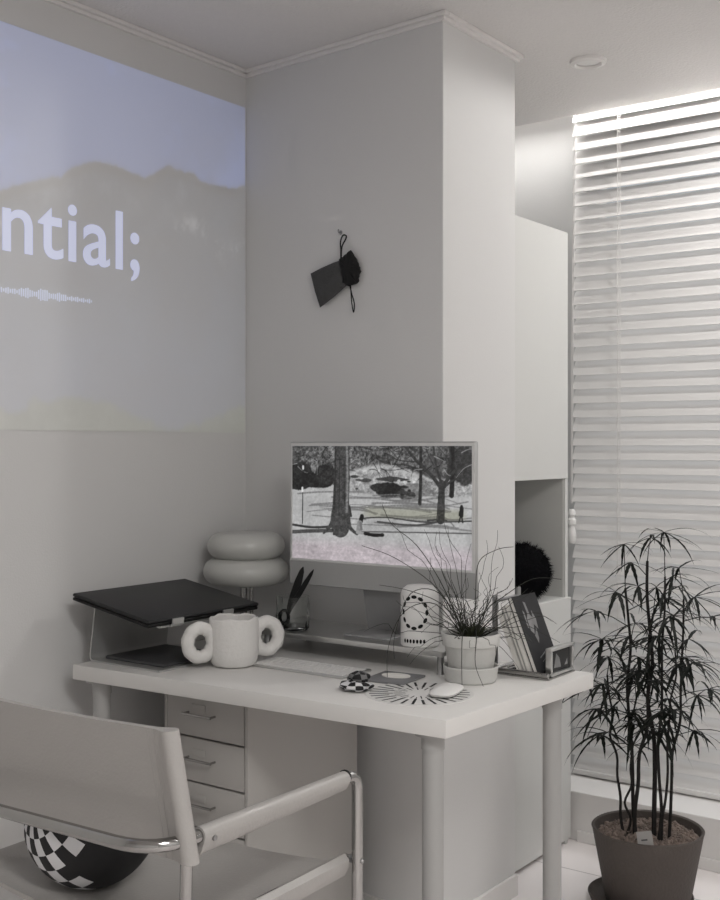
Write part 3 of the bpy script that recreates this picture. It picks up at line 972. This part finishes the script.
# ------------------------------------------------------------------ desk plant
dp_ = thing('potted_plant', 'pale clay pot of dark wiry tangled stems on the desk', 'potted plant', (.936, -.300, DT))
MB().lathe([(0, .006), (.046, .006), (.058, .078), (.0595, .080), (.0640, .081), (.0665, .104), (.0655, .107), (.0605, .107), (.0585, .090), (0, .088)], 48).build('pot', M['pot'], dp_)
MB().lathe([(0, 0), (.053, 0), (.057, .004), (.0615, .034), (.0605, .036), (.0585, .034), (.0545, .007), (0, .005)], 48).build('saucer', M['pot'], dp_)
MB().lathe([(0, .0945), (.03, .0945), (.0575, .092)], 36, cap=False).build('soil', M['soil'], dp_)
wm = MB()
q = random.Random(11)
for i in range(88):
    a = q.uniform(0, 2 * PI); r0 = q.uniform(0, .022)
    p = Vector((r0 * math.cos(a), r0 * math.sin(a), .092))
    a2 = a + q.uniform(-.8, .8)
    L = q.choice((q.uniform(.09, .15), q.uniform(.12, .22), q.uniform(.18, .30)))
    lean = q.uniform(.15, 1.3)
    d_ = Vector((math.cos(a2) * math.sin(lean), math.sin(a2) * math.sin(lean), math.cos(lean)))
    if d_.y > .25 and L > .15: L *= .7
    pts = [p]
    n_ = 9
    drop = q.uniform(0, .10) if lean > .7 else q.uniform(-.03, .05)
    wv = q.uniform(.010, .030); ph = q.uniform(0, 6)
    sx_ = d_.orthogonal().normalized()
    for k in range(1, n_ + 1):
        t_ = k / n_
        pt = p + d_ * L * t_ + Vector((0, 0, -drop * t_ * t_)) + sx_ * wv * math.sin(ph + t_ * q.uniform(3, 6)) * t_
        pts.append(pt)
    pts = spline(pts, 2)
    m2 = len(pts)
    wm.tube(pts, [.00095 * (1 - .6 * j / m2) for j in range(m2)], 5)
# a few long trailing ones over the rim
for (pts) in ([(0, 0, .092), (.01, -.04, .12), (.018, -.066, .105), (.019, -.070, .05), (.021, -.072, .004)],
              [(0.01, 0, .092), (.03, -.03, .118), (.045, -.052, .105), (.046, -.058, .05), (.068, -.062, .006)],
              [(-.01, -.01, .092), (-.06, -.05, .17), (-.11, -.10, .155), (-.135, -.125, .08), (-.137, -.127, .012)],
              [(-.01, 0, .092), (-.06, -.03, .19), (-.12, -.06, .19), (-.145, -.085, .10), (-.146, -.087, .045)],
              [(-.01, 0, .092), (-.07, 0, .16), (-.15, -.02, .19), (-.22, -.04, .20)],
              [(-.01, 0, .092), (-.05, -.05, .20), (-.13, -.10, .27), (-.19, -.15, .30)],
              [(-.01, 0, .092), (-.04, -.06, .22), (-.09, -.08, .30), (-.15, -.09, .345), (-.17, -.10, .39)],
              [(.01, 0, .092), (.05, -.02, .16), (.11, -.05, .20), (.19, -.07, .245), (.26, -.08, .25)],
              [(.01, 0, .092), (.06, -.02, .14), (.13, -.05, .17), (.19, -.09, .155)],
              [(.01, 0, .092), (.03, -.03, .20), (.05, -.05, .27), (.10, -.06, .30), (.15, -.08, .31)]):
    pp = spline(pts, 5)
    wm.tube(pp, [.0012 * (1 - .5 * j / len(pp)) for j in range(len(pp))], 5)
wm.build('stems', M['wiry'], dp_)
tf = MB()
for i in range(160):
    a = q.uniform(0, 2 * PI); L = q.uniform(.018, .04); ln = q.uniform(0, .9)
    p = Vector((q.uniform(0, .018) * math.cos(a), q.uniform(0, .018) * math.sin(a), .093))
    tf.tube([p, p + Vector((math.cos(a) * math.sin(ln), math.sin(a) * math.sin(ln), math.cos(ln))) * L], [.0016, .0004], 4)
tf.build('base_tuft', mat('tuft_green', (.035, .040, .018), .8, var=.3), dp_)

# ------------------------------------------------------------------ book rack, books, small frame
rk = thing('book_rack', 'silver book rack with upright end posts at the desk right edge', 'book rack', (1.0, -.125, DT))
MB().box((-.065, -.078, 0), (.078, .055, .004), bev=.0015).build('tray', M['chrome'], rk)
fr = MB()
fr.tube(fillet([(.076, -.076, .010), (-.058, -.076, .010), (-.058, .050, .010)], .01), .006, 10, closed=False)
fr.build('front_rail', M['chrome'], rk)
MB().box((-.068, -.074, .004), (-.060, -.058, .176), bev=.002).build('upright_post', M['steel_dull'], rk)
MB().box((-.068, .036, .004), (-.060, .052, .186), bev=.002).build('upright_post', M['steel_dull'], rk)
MB().tube([(-.064, -.066, .165), (-.064, .044, .165)], .0045, 8).build('cross_bar', M['steel_dull'], rk)

def book(name, label, x, lean, thick, depth, height, cover, y0, group=None, front=None):
    b = thing(name, label, 'book', (x, y0, DT + .0042), 0, group)
    b.rotation_euler = (0, -lean, 0)
    c = MB()
    c.box((-thick, 0, 0), (-thick + .0012, depth, height)).box((-.0012, 0, 0), (0, depth, height)).box((-thick + .0012, depth - .0012, 0), (-.0012, depth, height))
    c.build('cover', cover, b, False)
    MB().box((-thick + .0013, .0015, .0015), (-.0013, depth - .0013, height - .0015)).build('pages', M['paper'], b, False)
    return b
le = R(22)
b1 = book('book', 'dark covered book with a pale figure, leaning foremost in the rack', 1.049, le, .011, .112, .186, M['darkbook'], -.192)
def poly_on_cover(pts, dz=.0004):
    return [Vector((dz, p[0] * .112, p[1] * .186)) for p in pts]
fg = MB()
fg.strip([poly_on_cover(p) for p in ([(.30, .55), (.40, .50), (.50, .62), (.62, .55), (.66, .68), (.58, .80), (.55, .70), (.47, .74), (.44, .90), (.36, .92), (.38, .76), (.30, .70)],
                                      [(.22, .60), (.27, .58), (.28, .78), (.23, .82)], [(.40, .48), (.55, .58), (.52, .44), (.45, .38)])])
fg.strip([poly_on_cover(p) for p in ([(.30, .20), (.70, .28), (.70, .295), (.30, .215)], [(.35, .15), (.62, .20), (.62, .21), (.35, .16)])])
fg.build('cover_figure', M['print'], b1, False)
dxs = .0125
book('book', 'thick pale book directly behind the dark covered book', 1.049 - .0135, le, .013, .110, .168, M['palebook'], -.190)
book('book', 'thin grey book second behind the dark covered book', 1.049 - .0290, le, .008, .108, .162, M['greybook'], -.190)
book('book', 'pale book standing nearest the rack posts', 1.049 - .0395, R(22.3), .014, .110, .150, M['palebook'], -.190)

pf = thing('photo_frame', 'small silver frame holding a dark photo beside the leaning books', 'photo frame', (1.060, -.1275, DT + .0044), R(0))
w2, h2, bt = .057, .063, .007
f_ = MB()
f_.box((-.0, -w2, 0), (.016, w2, bt), bev=.002).box((0, -w2, h2 - bt), (.016, w2, h2), bev=.002)
f_.box((0, -w2, bt), (.016, -w2 + bt, h2 - bt), bev=.002).box((0, w2 - bt, bt), (.016, w2, h2 - bt), bev=.002)
f_.build('frame', M['alu'], pf)
MB().box((.003, -w2 + bt, bt), (.008, w2 - bt, h2 - bt)).build('photo', M['photo'], pf, False)
MB().strip([[(.0085, -.030, .016), (.0085, .005, .014), (.0085, -.004, .036), (.0085, -.020, .048)], [(.0085, .022, .016), (.0085, .038, .016), (.0085, .036, .03)]]).build('pale_figure', M['print'], pf, False)

# ------------------------------------------------------------------ drawstring pouch on the wall
po = thing('drawstring_pouch', 'small black drawstring pouch hanging from a hook on the wall', 'pouch', (.356, -.041, 1.693))
wy = 0.0
def wl(x, z, y=0): return Vector((x - .325, y, z - 1.70))
def pillow(outline, thick, seams=True, jit=0):
    """closed outline (x,z) puffed to front and back"""
    n = len(outline)
    cx = sum(p[0] for p in outline) / n; cz = sum(p[1] for p in outline) / n
    m2 = MB()
    rings = []
    for s_, k in ((-1, .05), (-1, .35), (-.85, .65), (-.55, .88), (0, 1.0), (.55, .88), (.85, .65), (1, .35), (1, .05)):
        rings.append([wl(cx + (p[0] - cx) * k, cz + (p[1] - cz) * k, thick * s_ + jit * math.sin(i * 2.1) * k) for i, p in enumerate(outline)])
    m2.loft(rings)
    return m2
def dense(poly, n=6):
    out = []
    for i in range(len(poly)):
        a = poly[i]; b = poly[(i + 1) % len(poly)]
        for k in range(n):
            out.append((a[0] + (b[0] - a[0]) * k / n, a[1] + (b[1] - a[1]) * k / n))
    return out
pillow(dense([(.243, 1.730), (.258, 1.680), (.276, 1.634), (.325, 1.660), (.372, 1.690), (.362, 1.725), (.348, 1.757), (.320, 1.752), (.28, 1.742)], 4), .011).build('bag', M['pouch'], po)
pillow(dense([(.356, 1.690), (.375, 1.684), (.405, 1.690), (.402, 1.700), (.412, 1.722), (.406, 1.738), (.398, 1.756), (.380, 1.781), (.362, 1.770), (.342, 1.760), (.350, 1.730)], 4), .017, jit=.002).build('gathered_neck', M['pouchdark'], po)
MB().tube(spline([wl(.356, 1.752, -.012), wl(.353, 1.782, -.008), wl(.343, 1.808, .004), wl(.3435, 1.826, .014), wl(.353, 1.824, .016), wl(.358, 1.812, .006), wl(.355, 1.790, -.006), wl(.358, 1.752, -.013)], 6), .0020, 6).build('hanging_loop', M['black'], po)
MB().tube(spline([wl(.383, 1.686, -.008), wl(.390, 1.665, -.010), wl(.398, 1.635, -.008), wl(.394, 1.613, -.006), wl(.388, 1.640, -.006), wl(.384, 1.686, -.006)], 6), .0017, 6).build('drawstring', M['black'], po)
hk = thing('wall_hook', 'tiny wall hook holding the black pouch cord', 'hook', (.365, -.0238, 1.824))
MB().tube(spline([(0, -.001, .004), (0, -.008, .002), (0, -.012, .006), (0, -.011, .011)], 4), .0018, 8).ball((0, -.0005, .004), .005, .002, .006, 10).build('hook', M['steel_dull'], hk)

# ------------------------------------------------------------------ chair
chx0, chx1 = .43, 1.005
chc = (chx0 + chx1) / 2
hx = (chx1 - chx0) / 2
ca = thing('armchair', 'white leather armchair on bent chrome tube pulled up to the desk', 'chair', (chc, -1.05, 0))
def cl(x, y, z): return (x - chc, y + 1.05, z)
TR = .0105
AZ = .655
yb, yf, yr = -1.315, -.818, -1.235      # back tube, front legs, rear posts
path = [cl(chx1, yr, .0125), cl(chx1, yf, .0125), cl(chx1, yf, AZ), cl(chx1, yb, AZ), cl(chx0, yb, AZ - .012), cl(chx0, yf, AZ - .014), cl(chx0, yf, .0125), cl(chx0, yr, .0125)]
pp = [Vector(p) for p in path]
def fil(path, radii, n=8):
    P = [Vector(p) for p in path]; out = [P[0]]
    for i in range(1, len(P) - 1):
        a, b, c = P[i - 1], P[i], P[i + 1]
        u = (a - b).normalized(); v = (c - b).normalized(); r_ = radii[i]
        for k in range(n + 1):
            t_ = k / n
            out.append((b + u * r_) * (1 - t_) ** 2 + b * 2 * t_ * (1 - t_) + (b + v * r_) * t_ ** 2)
    out.append(P[-1]); return out
MB().tube(fil(path, [0, .05, .028, .085, .085, .028, .05, 0]), TR, 18).build('tube_frame', M['chrome'], ca)
for s_, x in ((1, chx1), (-1, chx0)):
    xi = x - s_ * .022
    zt_ = .800 if s_ > 0 else .80
    MB().tube([cl(xi, yr, .028), cl(xi, yr, .45), cl(xi + s_ * .020, -1.250, .632), cl(xi + s_ * .017, -1.285, zt_)], TR * .92, 14).build('back_post', M['chrome'], ca)
    MB().tube([cl(x, yr, .0125), cl(xi, yr, .030)], TR, 10).build('post_joint', M['chrome'], ca)
    MB().tube([cl(xi, yr + .010, .492), cl(xi - s_ * .0, yf - .004, .499)], TR * .9, 12).build('seat_rail', M['chrome'], ca)
    MB().tube([cl(xi, yf - .004, .499), cl(x, yf, .499)], TR * .7, 10).ball(cl(x + s_ * .010, yf, .499), .005, .005, .005, 10).build('seat_bolt', M['steel_dull'], ca)
# base cross bar
MB().tube([cl(chx0, yr + .02, .0125), cl(chx1, yr + .02, .0125)], TR * .8, 12).build('base_bar', M['chrome'], ca)
# leather sleeves over the arms
for s_, x in ((1, chx1), (-1, chx0)):
    zz0 = AZ if s_ > 0 else AZ - .013
    rings = []
    n_ = 10
    for k in range(n_ + 1):
        y = -1.226 + (-.856 + 1.226) * k / n_
        hang = .016 - .010 * k / n_
        ring = []
        for i in range(20):
            a = 2 * PI * i / 20
            px_ = .0140 * math.cos(a); pz_ = .0140 * math.sin(a)
            if pz_ < 0:
                t_ = -pz_ / .0140
                px_ = .0140 * math.cos(a) * (1 - .55 * t_); pz_ = -t_ * (.0140 + hang)
            ring.append(cl(x + px_, y, zz0 + pz_))
        rings.append(ring)
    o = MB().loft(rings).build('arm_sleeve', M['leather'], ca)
    MB().tube([cl(x + s_ * .0125, -1.205, zz0 - .006), cl(x + s_ * .0150, -1.205, zz0 - .006)], .0045, 12).build('rivet', M['steel_dull'], o)
    MB().tube([cl(x, -.8565, zz0 + .003), cl(x, -.8530, zz0 + .003)], .0132, 14).build('end_cap', M['black'], o)
# back sling: leather pulled round the two posts
xa_, xb_ = chx0 - .010, chx1 + .020
nz_ = 8
def backpt(t_, s, off):
    x = xa_ + (xb_ - xa_) * t_
    bow = .024 * math.sin(PI * t_)
    zlo = .622 - .004 * math.sin(PI * t_)
    zhi = .824 + .006 * t_ - .008 * math.sin(PI * t_)
    z = zlo + (zhi - zlo) * s
    x = x - (t_ - .5) * 2 * .006 * s
    y = -1.250 - .038 * s + bow * .3 - off
    return cl(x, y, z)
Wd_ = xb_ - xa_
ee = [0, .0008, .003, .007, .012, .018, .025, .034, .045, .06, .085]
tl_ = [e / Wd_ for e in ee] + [.2, .28, .36, .44, .5, .56, .64, .72, .8] + [1 - e / Wd_ for e in ee[::-1]]
rings = []
for t_ in tl_:
    e = min(t_, 1 - t_) * Wd_
    if e < .015: hw = .0150 * math.sqrt(max(0, 1 - ((e - .015) / .015) ** 2))
    else: hw = .006 + .009 * math.exp(-((e - .015) / .016) ** 2)
    hw = max(hw, .0006)
    sh = .003
    o1 = [backpt(t_, s / nz_, hw) for s in range(nz_ + 1)]
    i1 = [backpt(t_, s / nz_, -hw) for s in range(nz_, -1, -1)]
    rings.append(o1 + i1)
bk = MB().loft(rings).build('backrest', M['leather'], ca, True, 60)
sm = MB()
for e_ in (.047, .060):
    sm.tube([backpt(1 - e_ / Wd_, s / 8, .0062 + (.009 * math.exp(-((e_ - .015) / .016) ** 2))) for s in range(9)], .0006, 6)
sm.build('stitching', mat('stitch_grey', (.38, .365, .35), .8), bk)
# seat sling with rolled sides
rings = []
ns = 60
for k in range(9):
    y = -1.232 + (-.832 + 1.232) * k / 8
    zb_ = .488 + .008 * k / 8
    upr, lor = [], []
    for i in range(ns + 1):
        t_ = i / ns
        x = chx0 + .008 + (chx1 - chx0 - .016) * t_
        sag = -.036 * math.sin(PI * t_) ** .8 * (1 - .3 * abs(k / 4 - 1))
        e = min(t_, 1 - t_)
        roll = .016 * math.sqrt(max(0.02, 1 - ((min(e, .05) - .025) / .025) ** 2)) if e < .025 else .016 * math.exp(-((e - .025) / .028) ** 2)
        upr.append(cl(x, y, zb_ + sag + .004 + roll * .9))
        lor.append(cl(x, y, zb_ + sag - .004 - roll * 1.2))
    rings.append(upr + lor[::-1])
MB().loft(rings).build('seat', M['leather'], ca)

# checkered ball cushion on the seat
bc = Vector((.632, -1.115, .580))
br_ = .119
m2 = MB()
b = bmesh.new()
NU, NV = 72, 36
grid = []
axis_rot = Euler((R(62), R(18), R(-20))).to_matrix()
for j in range(NV + 1):
    v_ = -PI / 2 + PI * j / NV
    row = []
    for i in range(NU):
        a = 2 * PI * i / NU
        p = axis_rot @ Vector((math.cos(v_) * math.cos(a), math.cos(v_) * math.sin(a), math.sin(v_)))
        row.append(b.verts.new(p * br_))
    grid.append(row)
tags = []
for j in range(NV):
    for i in range(NU):
        b.faces.new((grid[j][i], grid[j][(i + 1) % NU], grid[j + 1][(i + 1) % NU], grid[j + 1][i]))
        tags.append(1)
fl = list(b.faces)
dirR = Vector((.80, .28, -.10)).normalized()
st_ = 2 * PI / 24
for f in fl:
    c = f.calc_center_median().normalized()
    loc = axis_rot.transposed() @ c
    lat = math.asin(max(-1, min(1, loc.z))); lon = math.atan2(loc.y, loc.x) + PI
    i_, j_ = int(lon / st_), int((lat + PI / 2) / st_)
    lo_, la_ = (i_ + .5) * st_ - PI, (j_ + .5) * st_ - PI / 2
    bcn = axis_rot @ Vector((math.cos(la_) * math.cos(lo_), math.cos(la_) * math.sin(lo_), math.sin(la_)))
    blk = (i_ + j_) % 2 == 0
    if bcn.dot(dirR) > .30: blk = True
    f.material_index = 1 if blk else 0
me_ = bpy.data.meshes.new('t'); b.to_mesh(me_); b.free()
m2.bm.from_mesh(me_); bpy.data.meshes.remove(me_)
bmesh.ops.remove_doubles(m2.bm, verts=m2.bm.verts, dist=1e-5)
o = m2.build('ball_cushion', [M['chk_w'], M['chk_b']])
o.location = bc
tag(o, 'round black and white checkerboard ball cushion lying on the chair seat', 'cushion')

# ------------------------------------------------------------------ tall floor plant
fp = thing('floor_plant', 'tall dark fingered-leaf plant in a brown pot before the window', 'potted plant', (1.03, .480, 0))
pt_h = .212
MB().lathe([(0, .012), (.108, .012), (.112, .016), (.148, pt_h - .004), (.150, pt_h), (.147, pt_h + .003), (.141, pt_h), (.138, pt_h - .022), (0, pt_h - .024)], 56).build('pot', M['floorpot'], fp)
MB().lathe([(0, 0), (.118, 0), (.132, .010), (.141, .032), (.138, .034), (.130, .020), (.116, .011), (0, .0105)], 56, Matrix.Translation((-.018, -.006, 0))).build('saucer', M['floorpot'], fp)
gv = MB()
q = random.Random(4)
for i in range(900):
    a = q.uniform(0, 2 * PI); r_ = .132 * math.sqrt(q.uniform(0, 1))
    s_ = q.uniform(.0035, .0085)
    b = bmesh.new()
    bmesh.ops.create_icosphere(b, subdivisions=1, radius=1)
    for v in b.verts: v.co *= q.uniform(.75, 1.2)
    mt_ = Matrix.Translation((r_ * math.cos(a), r_ * math.sin(a), pt_h - .021 + q.uniform(-.001, .003))) @ Euler((q.uniform(0, 6), q.uniform(0, 6), 0)).to_matrix().to_4x4() @ Matrix.Diagonal((s_ * q.uniform(.8, 1.5), s_, s_ * .7, 1))
    gv._merge(b, mt_)
gv.build('gravel', M['gravel'], fp, False, kind='stuff')
MB().lathe([(0, pt_h - .0225), (.1375, pt_h - .0225)], 40, cap=False).build('soil', M['soil'], fp)
tg = MB().box((-.020, -.0006, -.030), (.020, .0006, .028), mtx=Matrix.Translation((.034, -.098, pt_h - .006)) @ Euler((R(-22), R(-8), R(28))).to_matrix().to_4x4())
tgo = tg.build('plant_tag', mat('tag_card', (.36, .345, .33), .7, var=.1), fp, False)
tag(tgo, 'pale card plant tag')
MB().box((-.010, -.0011, .004), (.006, -.0007, .008), mtx=Matrix.Translation((.034, -.098, pt_h - .006)) @ Euler((R(-22), R(-8), R(28))).to_matrix().to_4x4()).build('printed_line', M['dark'], tgo, False)

def leaflet(mbx, base, d, L, wid, droop, q):
    """narrow toothed drooping leaflet with a folded midrib"""
    d = d.normalized()
    side = d.cross(Vector((0, 0, 1)))
    if side.length < .1: side = Vector((1, 0, 0))
    side.normalize()
    n_ = 9
    pts = []
    cur = Vector(base); dd = d.copy()
    for k in range(n_ + 1):
        t_ = k / n_
        prof = math.sin(PI * min(1, .10 + .90 * t_) ** .75) * (1 if k % 2 else .72)
        pts.append((cur.copy(), wid * max(0.06, prof)))
        dd = (dd + Vector((0, 0, -droop * (0.4 + t_)))).normalized()
        cur += dd * L / n_
    up_ = side.cross(d).normalized()
    bm_ = mbx.bm
    prev = None
    for (c, w_) in pts:
        tri = (bm_.verts.new(c - side * w_ + up_ * w_ * .25), bm_.verts.new(c), bm_.verts.new(c + side * w_ + up_ * w_ * .25))
        if prev:
            bm_.faces.new((prev[0], prev[1], tri[1], tri[0])); bm_.faces.new((prev[1], prev[2], tri[2], tri[1]))
        prev = tri
def stem_plant(base, tip, rad, nleaf, z_first, seed, big=1.0):
    q = random.Random(seed)
    b0 = Vector(base); b1 = Vector(tip)
    pts = [b0]
    for k in range(1, 9):
        t_ = k / 8
        pts.append(b0.lerp(b1, t_) + Vector((q.uniform(-.008, .008), q.uniform(-.008, .008), 0)))
    sp = spline(pts, 4)
    o = MB().tube(sp, [rad * (1 - .45 * j / len(sp)) for j in range(len(sp))], 8).build('stem', M['bark'], fp)
    lv = MB()
    a = q.uniform(0, 6)
    zt_ = b1.z
    for i in range(nleaf):
        t_ = i / max(1, nleaf - 1)
        z = z_first + (zt_ - z_first) * t_
        tt = (z - b0.z) / (b1.z - b0.z)
        p = sp[min(len(sp) - 1, int(tt * (len(sp) - 1)))]
        a += 2.4 + q.uniform(-.4, .4)
        el = q.uniform(.15, .75) if i < nleaf - 1 else 1.3
        hd = Vector((math.cos(a), math.sin(a), 0))
        pl = q.uniform(.05, .13) * big
        e = p + hd * pl * math.cos(el) + Vector((0, 0, pl * math.sin(el)))
        lv.tube([p, p.lerp(e, .5) + Vector((0, 0, .006)), e], [.0015, .0012, .0011], 5)
        nl = q.randint(6, 9)
        for j in range(nl):
            f_ = (j / (nl - 1) - .5) * 2
            ang = a + f_ * 1.9
            pitch_ = q.uniform(-.45, .55) - .25 * abs(f_)
            d = Vector((math.cos(ang) * math.cos(pitch_), math.sin(ang) * math.cos(pitch_), math.sin(pitch_)))
            L = q.uniform(.10, .185) * big * (1 - .30 * abs(f_))
            if q.random() < .3: L *= .7
            leaflet(lv, e, d, L, q.uniform(.0036, .0066), q.uniform(.05, .22), q)
    lv.build('leaves', M['leaf'], o)
    return o
zb0 = pt_h - .03
specs = [((-.060, -.02, zb0), (-.105, -.03, .62), .0045, 7, .44, 1, .95), ((-.055, -.015, zb0), (-.040, .0, .55), .0038, 5, .40, 2, .9),
         ((-.034, .00, zb0), (-.060, -.01, .86), .0058, 10, .46, 3, 1.0), ((-.028, -.02, zb0), (.030, -.03, .80), .0060, 9, .45, 4, 1.0),
         ((.020, -.005, zb0), (-.010, .02, .935), .0072, 13, .46, 5, 1.0), ((.042, -.03, zb0), (.055, -.02, .90), .0050, 11, .48, 6, 1.0),
         ((.050, -.025, zb0), (.085, .0, .70), .0042, 7, .46, 7, .95), ((.060, .0, zb0), (.105, .01, .84), .0048, 9, .46, 8, 1.0)]
for s_ in specs: stem_plant(*s_)

# ------------------------------------------------------------------ light
def area(name, loc, rot, sx, sy, energy, col=(1, 1, 1), spread=PI):
    l = bpy.data.lights.new(name, 'AREA')
    l.shape = 'RECTANGLE'; l.size = sx; l.size_y = sy; l.energy = energy; l.color = col; l.spread = spread
    o = bpy.data.objects.new(name, l)
    COL.objects.link(o); o.location = loc; o.rotation_euler = rot
    return o
# bright sky high outside, falling steeply between the slats of the blind
area('sky_daylight', (1.45, WY + 1.25, 2.95), (R(-31), 0, R(-6)), 2.0, 1.5, 40, (1.0, .99, .98))
# the strip in the curtain box
area('cove_light', (1.79, .978, H + .014), (0, 0, 0), 3.42, .012, 6.5, (1, .985, .97))
# the row of ceiling downlights along the window
def spot(name, loc, energy, ang=150, rad=.036):
    l = bpy.data.lights.new(name, 'SPOT')
    l.energy = energy; l.spot_size = R(ang); l.spot_blend = .16; l.shadow_soft_size = rad; l.color = (1, .985, .97)
    o = bpy.data.objects.new(name, l); COL.objects.link(o); o.location = loc
    return o
spot('downlight_beam', (1.50, .66, H - .022), 22, 177)
spot('downlight_beam', (2.30, .66, H - .022), 3, 177)
# fill light of the added panel, lifting desk front and left wall
area('fill_panel_glow', (2.60, -2.0, H - .052), (0, 0, 0), 0.9, .5, 40, (1, .99, .98))
wd = bpy.data.worlds.new('World'); SC.world = wd
wd.use_nodes = True
wd.node_tree.nodes['Background'].inputs[0].default_value = (.85, .92, 1.0, 1)
wd.node_tree.nodes['Background'].inputs[1].default_value = 0.6

# ------------------------------------------------------------------ camera
cd = bpy.data.cameras.new('camera')
cam = bpy.data.objects.new('camera', cd)
COL.objects.link(cam)
cd.sensor_fit = 'HORIZONTAL'
cd.sensor_width = 36
cd.lens = 36 * 1140 / 720
cd.shift_y = -4 / 720
cd.clip_start = .02
cam.location = (2.2313, -2.4840, 1.25)
cam.rotation_euler = (R(90), 0, R(36.221))
SC.camera = cam
SC.view_settings.view_transform = 'Standard'
SC.view_settings.look = 'None'
SC.view_settings.gamma = 1
SC.view_settings.use_curve_mapping = False
SC.view_settings.exposure = -0.08
try:
    SC.cycles.use_denoising = True
except Exception:
    pass
